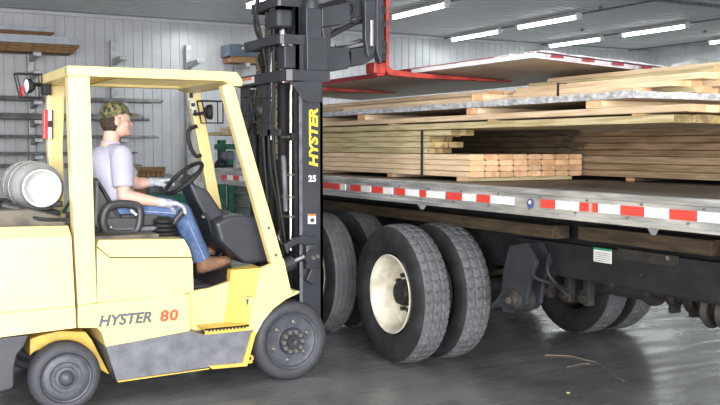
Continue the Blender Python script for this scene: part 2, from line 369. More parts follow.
tube_=tube(nb(),[(a[0][0],17.45,a[0][1]),(a[6][0]+.1,17.45,a[6][1])],.03,8); place('hand_rail',tube_,GAL,t)
t=thing('green_hand_winch',(8.6,18,0),'green winch stand with a small black wheel, seen between the front roof posts','machine')
a=[(6.574, 1.66), (6.916, 1.68), (6.507, 1.298), (6.615, 1.519), (6.785, 1.417), (6.66, 1.821)]
place('post',box(nb(),a[0][0]-.07,a[0][0]+.07,17.95,18.1,0,a[5][1],.01),GREEN,t)
place('cross_arm',box(nb(),a[0][0]-.15,a[1][0]+.1,17.9,18.05,a[1][1]-.05,a[1][1]+.06,.01),GREEN,t)
place('gearbox',box(nb(),a[3][0]-.1,a[4][0],17.85,18.1,a[4][1],a[3][1]+.05,.02),MGR,t)
b=nb(); tube(b,[(a[2][0]+.12*math.cos(k*math.pi/10),17.85,a[2][1]+.12*math.sin(k*math.pi/10)) for k in range(20)],.035,8,closed=True); box(b,a[2][0]-.1,a[2][0]+.1,17.84,17.86,a[2][1]-.02,a[2][1]+.02); box(b,a[2][0]-.03,a[2][0]+.25,17.86,17.9,a[2][1]-.02,a[2][1]+.02); place('wheel',b,BLK,t,smooth=True)
# drum and post
a=[(7.648, 0.163), (8.257, 0.142)]
t=thing('steel_drum',((a[0][0]+a[1][0])/2,20.3,0),'grey-green steel drum standing below the trailer rail behind the roof post','drum')
r=(a[1][0]-a[0][0])/2; cx=(a[0][0]+a[1][0])/2
b=nb(); lathe(b,(cx,20.3,0),'z',[(0,0),(0,r),(.03,r+.01),(.05,r),(.3,r),(.32,r+.015),(.34,r),(.6,r),(.62,r+.015),(.64,r),(.88,r),(.9,r+.01),(.9,r-.02),(.87,r-.03),(.87,0)],32); place('drum_body',b,GDRUM,t,smooth=True)
place('lid_cap',lathe(nb(),(cx+.1,20.2,.87),'z',[(0,0),(0,.04),(.02,.04),(.02,0)],12),GAL,t)
a=[(7.504, 0.168)]
t=thing('green_post',(a[0][0]-.15,20.1,0),'green steel post with foot plate left of the drum','post')
place('post_tube',box(nb(),a[0][0]-.2,a[0][0]-.08,19.6,19.72,.02,1.6,.01),GREEN,t); place('foot_plate',box(nb(),a[0][0]-.28,a[0][0],19.52,19.8,0,.02),GREEN,t)
# tarpaulin along the right wall
b=nb(); n=60; rows=[]
for j in range(13):
    z=HC-.45-j*.3; row=[]
    for i in range(n+1):
        y=YB-.4-i*.22; sag=.16*abs(math.sin(i*math.pi/9))*max(0,1-j/3)
        row.append((XR-.45+.13*math.sin(i*.75+j*.25)+.05*math.sin(i*2.1),y,z-sag))
    rows.append(row)
vs=[[b.verts.new(p) for p in r_] for r_ in rows]
for j in range(12):
    for i in range(n): b.faces.new((vs[j][i],vs[j][i+1],vs[j+1][i+1],vs[j+1][i]))
o=place('tarpaulin',b,TARP,smooth='all'); tag(o,'pale grey-green tarpaulin hanging along the right wall above the lumber','tarpaulin')
so=o.modifiers.new('thickness','SOLIDIFY'); so.thickness=.01
# ---------------------------------------------------------------- flatbed trailer
TX0,TX1,TY0,TY1=3.69,6.28,.6,10.9
TR=thing('flatbed_trailer',(4.985,6,0),'long black-framed flatbed trailer with aluminium side rail, loaded with lumber','trailer')
place('deck',box(nb(),TX0+.05,TX1-.05,TY0,TY1,1.375,1.433),DECK,TR)
for s,xa in ((1,TX0),(-1,TX1)):
    b=nb(); pr=[(0,1.268),(.09,1.268),(.09,1.275),(.02,1.285),(.018,1.395),(.06,1.405),(.06,1.437),(.006,1.437),(0,1.43),(0,1.404),(.008,1.398),(.008,1.3),(0,1.292)]
    prism(b,[(xa+s*p,z) for p,z in pr],TY0,TY1); place('side_rail',b,ALU,TR)
# reflective tape
z0,z1=1.325,1.376
def tape(y0,y1,m,nm,jit=0):
    return place(nm,box(nb(),TX0+.003,TX0+.0078,min(y0,y1),max(y0,y1),z0,z1),m,TR)
reds=[(7.538, 1.361), (7.205, 1.373), (7.002, 1.38), (6.825, 1.387), (6.637, 1.345), (6.458, 1.352), (6.271, 1.36), (6.121, 1.366), (5.906, 1.375), (5.824, 1.378), (5.547, 1.354), (5.361, 1.363), (5.184, 1.364), (5.037, 1.371), (4.515, 1.353), (4.385, 1.36), (4.165, 1.36), (4.09, 1.364), (4.057, 1.366), (4.016, 1.368), (3.835, 1.356), (3.666, 1.366), (3.485, 1.356), (3.309, 1.367)]
ys=[p[0] for p in reds]
for a,c in zip(ys[0::2],ys[1::2]): tape(a,c,RED,'red_tape')
gaps=[(7.186, 1.374), (7.093, 1.377), (6.807, 1.387), (6.654, 1.344), (6.442, 1.353), (6.302, 1.359), (6.106, 1.367), (5.92, 1.374), (5.81, 1.379), (5.573, 1.389), (5.349, 1.363), (5.195, 1.37), (5.026, 1.372), (4.782, 1.383), (4.376, 1.36), (4.174, 1.371), (4.008, 1.369), (3.843, 1.378), (3.658, 1.367), (3.492, 1.376), (3.303, 1.368), (3.15, 1.363)]
ys=[p[0] for p in gaps]
for a,c in zip(ys[0::2],ys[1::2]): tape(a,c,WHT,'white_tape')
ys=[p[0] for p in [(10.146, 1.314), (9.984, 1.319), (9.764, 1.315), (9.612, 1.32), (9.405, 1.316), (9.262, 1.321), (9.068, 1.328), (8.933, 1.332)]]
for a,c in zip(ys[0::2],ys[1::2]): tape(a,c,RED,'red_tape')
ys=[p[0] for p in [(9.952, 1.32), (9.795, 1.325), (9.582, 1.321), (9.434, 1.326), (9.234, 1.322), (9.095, 1.327)]]
for a,c in zip(ys[0::2],ys[1::2]): tape(a,c,WHT,'white_tape')
y=2.9
while y>TY0: tape(y,y-.17,RED,'red_tape'); tape(y-.18,y-.36,WHT,'white_tape'); y-=.37
a=[(4.611, 1.341)][0]; 
b=nb(); lathe(b,(TX0-.001,a[0],1.345),'x',[(0,0),(0,.03),(.006,.03)],20); tag(place('round_badge',b,BLUE,TR),'small blue and white round badge')
b=nb(); lathe(b,(TX0-.003,a[0],1.352),'x',[(0,0),(0,.012),(.003,.012)],16); place('badge_emblem',b,TXTW,TR)
b=nb(); k=0
yy=2.0
while yy<10.5: 
    for y_,z_ in ((yy,1.389),(yy+.1,1.31)):
        place('rivet',lathe(nb(),(TX0-.003,y_,z_),'x',[(0,0),(0,.007),(.01,.008)],6),BOLT,TR)
    yy+=.42
b.free()
# rub strip edge lip brackets under rail
for y in [p[0] for p in [(5.973, 1.251), (3.657, 1.226)]]:
    b=nb(); prism(b,[(3.72,1.268),(3.80,1.268),(3.77,1.225),(3.75,1.225)],y-.008,y+.008); place('gusset',b,ALU,TR)
# cross members + beams
y=TY0+.2
while y<TY1-.1:
    place('cross_member',box(nb(),TX0+.1,TX1-.1,y-.04,y+.04,1.25,1.374),UND,TR); y+=.5
for bx0 in (4.38,5.48):
    b=nb(); box(b,bx0,bx0+.012,TY0,TY1-.2,.8,1.24); box(b,bx0-.05,bx0+.1,TY0,TY1-.2,1.235,1.249); box(b,bx0-.04,bx0+.08,TY0,TY1-.2,.79,.805)
    place('main_beam',b,UND,TR)
# heavy side plate of the suspension frame with label
pl=[(5.665, 1.056), (5.369, 1.036), (3.678, 1.074), (3.412, 1.075), (3.405, 0.836), (3.671, 0.83), (5.143, 0.787), (5.308, 0.789)]
b=nb(); prism(b,[(y,z) for y,z in [(5.5,1.03),(TY0+1,1.06),(TY0+1,.83),(5.3,.80)]],4.28,4.33,.004,axis='x'); place('slider_plate',b,DGR if 0 else UND,TR)
b=nb(); box(b,4.275,4.28,[(3.96, 2.546)][0][0],[(4.461, 2.614)][0][0],.985,1.05); place('rust_patch',b,RUST,TR)
for k,q in enumerate([(4.218, 1.026), (3.955, 0.982), (4.033, 1.033), (4.257, 0.904), (4.498, 0.81)]):
    place('plate_bolt',lathe(nb(),(4.262,q[0],q[1]),'x',[(0,0),(0,.014),(.018,.014)],8),BOLT if k==2 else RUST,TR)
a=[(4.675, 1.038), (4.509, 1.047), (4.507, 0.944), (4.673, 0.939)]
b=nb(); box(b,4.272,4.2745,a[1][0],a[0][0],a[2][1],a[0][1]); lb=tag(place('paper_label',b,LABEL,TR),'white paper label with a green header')
b=nb(); box(b,4.2705,4.272,a[1][0],a[0][0],a[0][1]-.014,a[0][1]); place('green_header',b,GRNP,lb)
b=nb()
for k in range(5): box(b,4.2705,4.272,a[1][0]+.008,a[0][0]-.008,a[2][1]+.008+k*.013,a[2][1]+.011+k*.013)
place('print_lines',b,MGR,lb)
# weathered timber blocking between rail and plate
for y0,y1,zz in ((9.8,5.0,1.1),(4.75,3.65,1.12),(3.55,1.2,1.1)):
    place('timber_blocking',box(nb(),4.2,4.35,min(y0,y1),max(y0,y1),zz-.035,zz+.055,.006),OLDW,TR)
# sheet hanging flat behind blocking (dark floor of the frame)
# hanger bracket with bushing
hx=4.12
hp=[(5.379, 0.986), (5.176, 1.026), (5.076, 0.904), (5.15, 0.749), (5.18, 0.591), (5.326, 0.511), (5.443, 0.5), (5.479, 0.546), (5.447, 0.806)]
b=nb(); prism(b,hp,hx,hx+.03,.006,axis='x'); prism(b,[(y,z) for y,z in hp],hx+.12,hx+.15,.006,axis='x'); place('suspension_hanger',b,MGR if 0 else DGR,TR)
q=[(5.304, 0.608)][0]
b=nb(); lathe(b,(hx-.05,q[0],q[1]),'x',[(0,0),(0,.045),(.02,.055),(.03,.075),(.06,.08),(.22,.08),(.24,0)],24); place('bushing',b,RUST,TR,smooth=True)
b=nb(); lathe(b,(hx-.065,q[0],q[1]),'x',[(0,0),(0,.025),(.03,.025)],6); place('bushing_bolt',b,BOLT,TR)
b=nb(); box(b,hx-.01,hx+.12,q[0]-.02,q[0]+.1,q[1]-.075,q[1]-.035,.01); place('trailing_arm',b,RUST,TR)
b=nb(); tube(b,arc3([(hx+.05,q[0]-.15,q[1]+.33),(hx,q[0]-.2,q[1]+.2),(hx+.08,q[0]-.3,q[1]+.15),(hx+.1,q[0]-.5,q[1]+.12)]),.012,8); tube(b,arc3([(hx+.1,q[0]-.25,q[1]+.35),(hx+.05,q[0]-.3,q[1]+.22),(hx+.2,q[0]-.35,q[1]+.05)]),.012,8); place('brake_hose',b,BLK,TR,smooth=True)
# long air tank / tube lower
px=4.75
b=nb(); tube(b,[(px,6.2,.70),(px,4.62,.72)],.075,20); place('air_tank',b,RUST,TR,smooth=True)
b=nb(); lathe(b,(px,4.62,.72),'y',[(-.06,0),(-.06,.09),(-.03,.1),(0,.1),(.02,.08)],20); place('tank_collar',b,RUST,TR,smooth=True)
b=nb(); tube(b,[(px,4.6,.72),(px,3.2,.75)],.05,14); place('push_tube',b,RUST,TR,smooth=True)
for k,(yy,r) in enumerate(((4.42,.07),(4.25,.09),(4.1,.06))):
    b=nb(); lathe(b,(px,yy,.71),'y',[(-.04,0),(-.04,r*.8),(-.02,r),(.02,r),(.04,r*.8),(.04,0)],16); box(b,px-.04,px+.04,yy-.02,yy+.02,.6,.71,.01); place('brake_clamp',b,RUST,TR,smooth=True)
for yy in (3.93,3.82,3.71):
    b=nb(); lathe(b,(px-.2,yy,.72),'y',[(-.02,.05),(-.03,.1),(0,.12),(.03,.1),(.02,.05)],20); place('brake_chamber',b,RUST,TR,smooth=True)
for k,yy in enumerate((5.7,5.55,5.42,5.2,5.0)):
    b=nb(); box(b,4.5,4.56,yy-.03,yy+.03,.58,.8,.01); lathe(b,(4.46,yy,.63),'x',[(0,0),(0,.03),(.05,.03)],8); place('bracket_lug',b,RUST,TR)
# wheels
def disp_tire(c,R,w,kind='lug',P=42):
    bm=nb(); c=V(c); prof=[]
    # sidewall to tread and back; x goes 0..w
    rin=.585*R
    side=[(.045,rin),(.03,rin+.02),(.008,rin+.05),(-.006,R*.78),(.0,R*.88),(.012,R*.945),(.022,R*.965)]
    nT=18; tread=[]
    for k in range(nT+1):
        u=k/nT; tread.append((.024+(w-.048)*u,R-.016*abs(2*u-1)**3,u))
    A=P*8; rings=[]
    allp=[(x,r,None) for x,r in side]+tread+[(w-x,r,None) for x,r in side[::-1]]
    for x,r,u in allp:
        ring=[]
        for k in range(A):
            rr=r
            if u is not None:
                if kind=='lug':
                    ph=(k/8+ .35*abs(((u*3)%1)*2-1))%1
                    if ph<.2: rr-=.016
                    if 1<=int(u*nT+.5)<=nT-1 and int(u*nT+.5) in(6,12): rr-=.008
                else:
                    if int(u*nT+.5) in(3,7,11,15): rr-=.014
            th=2*math.pi*k/A; ring.append(bm.verts.new((c.x+x,c.y+rr*math.cos(th),c.z+rr*math.sin(th))))
        rings.append(ring)
    for i in range(len(rings)-1):
        ut=allp[i][2] is not None and allp[i+1][2] is not None
        for k in range(A):
            f=bm.faces.new((rings[i][k],rings[i][(k+1)%A],rings[i+1][(k+1)%A],rings[i+1][k]))
            if ut: f.material_index=1
    for k in range(A): bm.faces.new((rings[-1][k],rings[-1][(k+1)%A],rings[0][(k+1)%A],rings[0][k]))
    return bm
def truck_wheel(c,s,outer,kind='lug'):
    # s=+1: outer face towards -x
    R=.545;w=.265
    b=disp_tire((c[0],c[1],R),R,w,kind)
    if s<0: pass
    t=place('tire',b,TIRE,TR,smooth=True,mats=[TIRE,TIRED])
    f=lambda q:[(s*x,r) for x,r in q]
    xo=c[0] if s>0 else c[0]+w
    if outer: pr=[(.0455,.305),(.03,.312),(.022,.305),(.03,.292),(.06,.283),(.1,.27),(.19,.262),(.2,.25),(.205,.2),(.2,.13),(.2,.0)]
    else: pr=[(.0455,.305),(.03,.312),(.022,.305),(.03,.292),(.06,.283),(.2,.27),(.22,.27),(.06,.1),(.04,0)]
    r=place('rim',lathe(nb(),(xo,c[1],R),'x',f(pr),56),CREAM if outer else RUST,t,smooth=True)
    if outer:
        b=nb(); lathe(b,(xo,c[1],R),'x',f([(.2,.11),(.14,.1),(.11,.085),(.1,.05),(.1,0)]),24)
        for k in range(10):
            a=2*math.pi*k/10; yy,zz=c[1]+.14*math.cos(a),R+.14*math.sin(a)
            lathe(b,(xo,yy,zz),'x',f([(.2,.018),(.16,.018),(.16,0)]),6)
        place('hub',b,HUB,t,smooth=True)
SK=.24
for cy,kind in ((6.31,'lug'),(7.76,'rib')):
    truck_wheel((TX0-.045,cy),1,True,kind); truck_wheel((TX0+.33,cy),1,False,kind)
    truck_wheel((TX1-.26,cy+SK),-1,True,kind); truck_wheel((TX1-.6,cy+SK),-1,False,kind)
    b=nb(); tube(b,[(TX0+.2,cy,.545),(TX1-.22,cy+SK,.545)],.065,16); place('axle',b,RUST,TR,smooth=True)
    for xx in (TX0+.72,TX1-.72):
        b=nb(); lathe(b,(xx-.1,cy,.525),'x',[(0,0),(0,.2),(.2,.2),(.2,0)],28); place('brake_drum',b,RUST,TR,smooth=True)
        b=nb(); prism(b,[(cy-.6,.78),(cy-.3,.7),(cy,.67),(cy+.3,.7),(cy+.6,.78),(cy+.6,.74),(cy,.61),(cy-.6,.74)],xx-.04,xx+.04,axis='x'); place('leaf_spring',b,RUST,TR)
b=nb(); box(b,4.4,5.6,6.82,6.86,.3,1.24); 
place('mud_flap',b,BLK,TR) if 0 else b.free()

# ---------------------------------------------------------------- lumber
BM={}
def board(name,x,y,z,w,h,L,m,em,label,cat,group,rot=None,round_=.006,bow=0,nb_=1):
    key=(round(w,3),round(h,3),round(L,2),m.name,em.name,round_,bow)
    if key not in BM:
        b=nb(); n=8; prof=[]
        hw=w/2
        r=round_
        for cx,cz,a0 in ((hw-r,h-r,0),(-hw+r,h-r,90),(-hw+r,r,180),(hw-r,r,270)):
            for k in range(4): a=math.radians(a0+k*30); prof.append((cx+r*math.cos(a),cz+r*math.sin(a)))
        rings=[]
        for i in range(n+1):
            t=i/n; yy=-L/2+L*t; dz=bow*math.sin(t*math.pi*1.7)
            rings.append([b.verts.new((px,yy,pz+dz)) for px,pz in prof])
        K=len(prof)
        for i in range(n):
            for k in range(K): b.faces.new((rings[i][k],rings[i][(k+1)%K],rings[i+1][(k+1)%K],rings[i+1][k]))
        f=b.faces.new(rings[0][::-1]); f.material_index=1; f=b.faces.new(rings[-1]); f.material_index=1
        bmesh.ops.recalc_face_normals(b,faces=b.faces)
        me=bpy.data.meshes.new(name); b.to_mesh(me); b.free(); me.materials.append(m); me.materials.append(em); BM[key]=me
    o=bpy.data.objects.new(name,BM[key]); COL.objects.link(o); o.location=(x,y,z)
    if rot: o.rotation_euler=rot
    return tag(o,label,cat,group)
ordn=['first','second','third','fourth','fifth','sixth','seventh','eighth','ninth','tenth']
def ys(y0,y1): return (y0+y1)/2,abs(y1-y0)
zd=1.437
# dunnage on deck under the low pack and others (run across the trailer, along x)
def dunnage(y,x0,x1,z,h,label,m=PINE,w=.09,group='dunnage blocks'):
    return board('dunnage_block',(x0+x1)/2,y,z,w,h,x1-x0,m,ENDG,label,'wood block',group,rot=(0,0,math.pi/2))
dunnage(5.8,4.0,5.0,zd,.03,'flat wood block lying on the deck under the end of the low pack',m=TREAT,w=.14)
for k,y in enumerate((6.9,8.3)): dunnage(y,4.02,5.0,zd,.03,['flat wood block under the middle of the low pack','flat wood block under the far end of the low pack'][k],w=.09)
# low pack A : 8 columns x 4 rows, ends facing the camera
zA=zd+.031; rh=.0425; cw=.1345
rows=['bottom','second','third','top']
for r in range(4):
    for c in range(8):
        y0=5.70+random.uniform(-.012,.02); y1=8.95
        y,L=(y0+y1)/2,round(y1-y0,2)
        rd=.019 if random.random()<.55 else .006
        if c==0: rd=.006
        board('pine_timber',4.0+cw*(c+.5),y,zA+r*rh+(.001 if r else 0),cw-.006,rh-.002,3.25,PINE,ENDG,
            '%s timber from the left, %s row of the low pine pack with ends facing out'%(ordn[c],rows[r]) ,'timber','round-edged pine timbers of the low pack',round_=rd)
        
zB=zA+4*rh+.004
# stepped greenish rows above the low pack
steps=[(6.28,.046),(6.20,.046),(6.26,.046),(5.95,.046)]
z=zB
for r,(ye,h) in enumerate(steps):
    for c in range(6):
        yy0=ye if c==0 else ye+(random.uniform(-.02,.1) if c==1 else 1.0+random.uniform(0,.4))
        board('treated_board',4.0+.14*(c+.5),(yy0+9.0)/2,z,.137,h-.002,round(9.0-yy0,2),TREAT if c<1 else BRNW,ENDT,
          '%s board inward, %s row up, of the stepped boards on the low pack'%(ordn[c],ordn[r]),'board','stepped treated boards')
    z+=h
zC=z+.002   # ~1.875
# brown boards deeper in the recess
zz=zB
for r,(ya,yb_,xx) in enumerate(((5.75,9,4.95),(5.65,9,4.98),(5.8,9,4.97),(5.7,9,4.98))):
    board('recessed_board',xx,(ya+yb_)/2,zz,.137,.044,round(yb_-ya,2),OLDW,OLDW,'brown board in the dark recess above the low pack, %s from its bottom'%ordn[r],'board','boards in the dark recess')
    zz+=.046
# right-hand stack E with long faces
z=zd+.03
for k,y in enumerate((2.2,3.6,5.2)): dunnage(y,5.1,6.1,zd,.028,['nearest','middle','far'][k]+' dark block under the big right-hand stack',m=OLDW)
board('runner_board',5.6,5.0,zd+.0,.14,.027,6,OLDW,ENDT,'dark runner board lying lengthwise beneath the big right-hand stack','board',None) if 0 else None
for r,h in enumerate((.051,.051,.057,.046,.052,.05,.052)):
    for c in range(3):
        board('long_board',5.1+.335*(c+.5)+random.uniform(-.003,.003),1.0+3.9+random.uniform(-.03,.03),z,.325,h-.003,7.8,TANW if r in(0,1,2) else BRNW,ENDT,
          '%s course from the bottom, %s plank inward, of the big right-hand stack'%(ordn[r],ordn[c]),'plank','planks of the big right-hand stack')
    z+=h
zE=z
# two spanning layers
n=9
for c in range(n):
    x=3.96+.145*(c+.5)
    ye=3.72+([0,-.02,.05,-.12,-.14,.02,-.2,.03,-.1][c]); 
    board('treated_board',x,(ye+11.35)/2,zC,.14,.046,round(11.35-ye,2),TREAT,ENDT,'long greenish treated board in the layer spanning the load, %s from the trailer side'%ordn[c],'board','long treated boards spanning the load')
zD=zC+.058
for c in range(n):
    x=3.95+.15*(c+.5)
    ye=3.62+([0,.04,-.05,-.12,.02,-.2,.03,-.1,0][c])
    board('pale_board',x,(ye+10.9)/2,zD,.143,.04,round(10.9-ye,2),PINE,ENDG,'long pale board just above the greenish layer, %s from the trailer side'%ordn[c],'board','long pale boards spanning the load')
zF=zD+.042
for k,y in enumerate((4.0,5.4,6.8,8.2)): dunnage(y,3.97,5.2,zC+.0465,.011,['nearest','second','third','farthest'][k]+' thin sticker strip between the pale and greenish board layers',group='thin stickers')
dunnage(9.35,3.96,5.1,zC-.06+.01,.045,'orange-brown block under the far boards seen through the forklift posts',m=ORW,group='dunnage blocks') if 0 else None
# blocks between pale boards and silver bundle
for k,y in enumerate((4.35,5.62,7.3,8.3)):
    dunnage(y,3.96,5.0,zF,.046,['block at the near end under the silver bundle','pale block under the middle of the silver bundle','third block under the silver bundle, left of the strap','far block under the silver bundle'][k],w=.14)
zG=zF+.048
# silver wrapped sheet bundle
def bundle_mesh(x0,x1,y0,y1,z0,h,sag,amp,seed,nx=14,ny=60,drape=0,split=None):
    rnd=random.Random(seed); b=nb()
    def zoff(u,v): # u along x 0..1, v along y 0..1
        return -sag*u*u - drape*max(0,1-v*8)**2
    top=[];bot=[]
    for j in range(ny+1):
        v=j/ny; rt=[];rb=[]
        for i in range(nx+1):
            u=i/nx; edge=(i in(0,nx)) or (j in(0,ny))
            jx=rnd.uniform(-amp,amp) if edge else 0; jz=rnd.uniform(-amp,amp)*.6
            x=x0+(x1-x0)*u+(jx if i in(0,nx) else 0); y=y0+(y1-y0)*v+(jx if j in(0,ny) else 0)
            rt.append(b.verts.new((x,y,z0+h+zoff(u,v)+jz))); rb.append(b.verts.new((x,y,z0+zoff(u,v)+(abs(jz)*.3 if edge else 0))))
        top.append(rt);bot.append(rb)
    for j in range(ny):
        for i in range(nx):
            b.faces.new((top[j][i],top[j][i+1],top[j+1][i+1],top[j+1][i])); f=b.faces.new((bot[j][i],bot[j+1][i],bot[j+1][i+1],bot[j][i+1])); f.material_index=1
    for j in range(ny):
        f=b.faces.new((top[j][0],top[j+1][0],bot[j+1][0],bot[j][0])); f.material_index=2 if (split is None or y0+(y1-y0)*j/ny<split) else 4; b.faces.new((top[j][nx],bot[j][nx],bot[j+1][nx],top[j+1][nx]))
    for i in range(nx):
        f=b.faces.new((top[0][i],bot[0][i],bot[0][i+1],top[0][i+1])); f.material_index=3; b.faces.new((top[ny][i],top[ny][i+1],bot[ny][i+1],bot[ny][i]))
    return b
t=thing('metal_sheet_bundle',(4.5,6.9,zG),'thin silver-wrapped bundle of metal sheets lying between the lumber layers','metal sheets')
place('wrapped_sheets',bundle_mesh(3.95,5.76,4.02,10.0,zG,.042,.0,.006,3,drape=0),FOIL,t,smooth=True,mats=[FOIL,SHEETU,FOIL,FOIL])
zH=zG+.047
# upper lumber on silver bundle
dunnage(5.78,4.12,4.49,zH,.062,'rough-sawn block lying across the silver bundle under the raised load',w=.14)
def ub(x,y0,y1,z,w,h,label,m=PINE,rot=None): 
    return board('pine_board',x,(y0+y1)/2,z,w,h,round(y1-y0,2),m,ENDG,label,'board','loose pine boards of the top pile',rot=rot)
ub(4.27,5.9,8.1,zH,.14,.05,'pale board on the silver bundle, left of the rough block')
ub(4.4,4.08,5.6,zH+.036,.17,.034,'long pale board with a pink end sloping over the top pile')
ub(4.31,4.3,5.6,zH,.15,.035,'flat board directly on the silver bundle at the near end')
zz=zH; k=0
XX=[4.57,4.72,4.87,5.02]
for r in range(5):
    for c,xx in enumerate(XX):
        if r>c+2: continue
        y0=4.06+[.0,.08,-.06,.1][(c+r)%4]
        board('pine_board',xx+(.01 if r%2 else 0),y0+.9,zz,.14,.04,1.8,PINE if (r*3+c)%5 else TREAT,ENDG,'%s board from left, %s layer up, of the pine pile at top right'%(ordn[c],ordn[r]),'board','short boards of the top right pile')
    zz+=.041
for r in range(4):
    for c in range(3):
        board('pine_board',5.3+.15*c,3.98+1.1+.1*((c+r)%2),zE+.04+.19+r*.041 if 0 else zH+.01+r*.041,.14,.04,2.2,[BRNW,TREAT,PINE][(r+c)%3] if r<3 else PINE,ENDT if r<3 else ENDG,'%s board from left, %s layer up, of the darker pile at the right edge'%(ordn[c],ordn[r]),'board','darker boards at the right edge')
for r in range(3):
    for c in range(4):
        board('pine_board',4.44+.15*c,7.83,zH+r*.0375,.143,.036,3.7,PINE,ENDG,'%s board from left, %s layer up, of the boards below the raised bundle'%(ordn[c],ordn[r]),'board','pale boards below the raised bundle')
# black strap round the stepped rows
sy=6.343
b=nb(); 
for (x0,x1,z0_,z1_) in ((3.985,3.992,zA,zC-.003),):
    box(b,x0,x1,sy-.012,sy+.012,z0_,z1_)
box(b,3.985,4.99,sy-.012,sy+.012,zA-.004,zA-.001); 
o=place('strap',b,BLK); tag(o,'narrow black plastic strap running down the side of the lumber','strap')
# small upper strap
b=nb(); box(b,4.228,4.232,4.99,5.01,zH,zH+.1); box(b,4.228,4.3,4.99,5.01,zH+.1,zH+.104); tag(place('strap',b,BLK),'short black strap on the top pile, right of the fork tip','strap')

# ---------------------------------------------------------------- forklift
YN,YO=6.15,7.58
FL=thing('forklift',(1.9,6.87,0),'yellow forklift with black mast and red forks lifting a wrapped bundle','forklift')
def fp(name,bm,m,parent=None,**k): return place(name,bm,m,parent or FL,**k)
# counterweight
cwp=[(1.243, 0.496), (0.782, 0.509), (0.795, 1.132), (1.229, 1.125)]
XB=.42
b=nb(); zc=cwp[3][1]
prism(b,[(XB,.50),(XB,1.13),(1.225,1.12),(1.245,.53)],YN,YO)
for v in b.verts: pass
cw_=fp('counterweight',b,YEL)
b=nb(); A=[(XB,YN,1.13),(1.225,YN,1.12),(1.22,YN+.07,1.185),(XB,YN+.07,1.2)]; B=[(x,2*6.865-y,z) for x,y,z in A]
va=[b.verts.new(p) for p in A]; vb=[b.verts.new(p) for p in B]
b.faces.new(va); b.faces.new(vb[::-1]); b.faces.new((va[3],va[2],vb[2],vb[3])); b.faces.new((va[0],va[3],vb[3],vb[0])); b.faces.new((va[1],vb[1],vb[2],va[2])); b.faces.new((va[0],vb[0],vb[1],va[1]))
fp('counterweight_shoulder',b,YEL)
# groove line band on counterweight
b=nb(); g=[(0.785, 0.678), (1.239, 0.672), (1.239, 0.666), (0.785, 0.672)]; prism(b,[(XB,.665)]+[g[1],g[2]]+[(XB,.66)],YN-.003,YN+.002); fp('panel_seam',b,YEL2,cw_)
# hood cover dusty
b=nb(); prism(b,[(XB,1.19),(XB,1.25),(.6,1.3),(1.0,1.295),(1.2,1.24),(1.215,1.18)],YN+.1,YO-.1,.02); fp('hood_cover',b,DUST)
b=nb(); tube(b,arc3([(XB,YN+.5,1.32),(.9,YN+.28,1.31),(1.0,YN+.12,1.25),(1.08,YN+.09,1.23),(1.22,YN+.09,1.225)]),.012,8); fp('hood_seal',b,BLK,smooth=True)
# dark lower counterweight
dp=[(0.783, 0.507), (0.955, 0.509), (0.93, 0.448), (0.881, 0.389), (0.861, 0.309), (0.859, 0.201), (0.847, 0.177), (0.775, 0.167)]
b=nb(); prism(b,[(XB,.50),(XB,.17)]+[dp[7],dp[6],dp[5],dp[4],dp[3],dp[2],dp[1]],YN+.01,YO-.01,.008); fp('lower_counterweight',b,MGR if 0 else DGR)
# steer axle housing
ap=[(0.986, 0.451), (1.061, 0.47), (1.175, 0.486), (1.343, 0.463), (1.381, 0.406), (1.497, 0.155), (1.457, 0.18), (1.365, 0.259), (1.354, 0.341), (1.237, 0.38), (1.11, 0.393), (1.009, 0.364), (0.984, 0.34)]
b=nb(); prism(b,ap,6.32,7.4,.01); fp('steer_axle_housing',b,YEL2)
# chassis side
cp=[(1.259, 0.67), (1.38, 0.677), (1.936, 0.691), (1.993, 0.693), (2.004, 0.437), (1.433, 0.385), (1.409, 0.48), (1.377, 0.516), (1.256, 0.527)]
b=nb(); prism(b,cp,YN,YO,.006); ch=fp('chassis',b,YEL)
cp=[(1.991, 0.658), (2.078, 0.687), (2.202, 0.699), (2.292, 0.721), (2.36, 0.738), (2.372, 0.376), (2.024, 0.388)]
b=nb(); prism(b,cp,6.3,6.34,.004); fp('step_recess',b,YEL)
# fender
fpz=[(2.536, 0.838), (2.706, 0.892), (2.76, 0.664), (2.807, 0.646), (2.713, 0.617), (2.611, 0.553), (2.534, 0.473), (2.472, 0.372), (2.427, 0.383), (2.482, 0.614)]
b=nb(); prism(b,fpz,YN,6.2,.004); fp('front_fender',b,YEL); b=nb(); prism(b,fpz,7.32,YO,.004); fp('front_fender',b,YEL)
b=nb(); lip=[(2.815, 0.646), (2.713, 0.61), (2.611, 0.546), (2.534, 0.466), (2.472, 0.365)]; tube(b,[(x,YN-.004,z) for x,z in lip],.011,8); box(b,lip[0][0]-.05,lip[0][0]+.01,YN,6.42,lip[0][1]-.006,lip[0][1]+.006); fp('fender_lip',b,YEL,smooth=True)
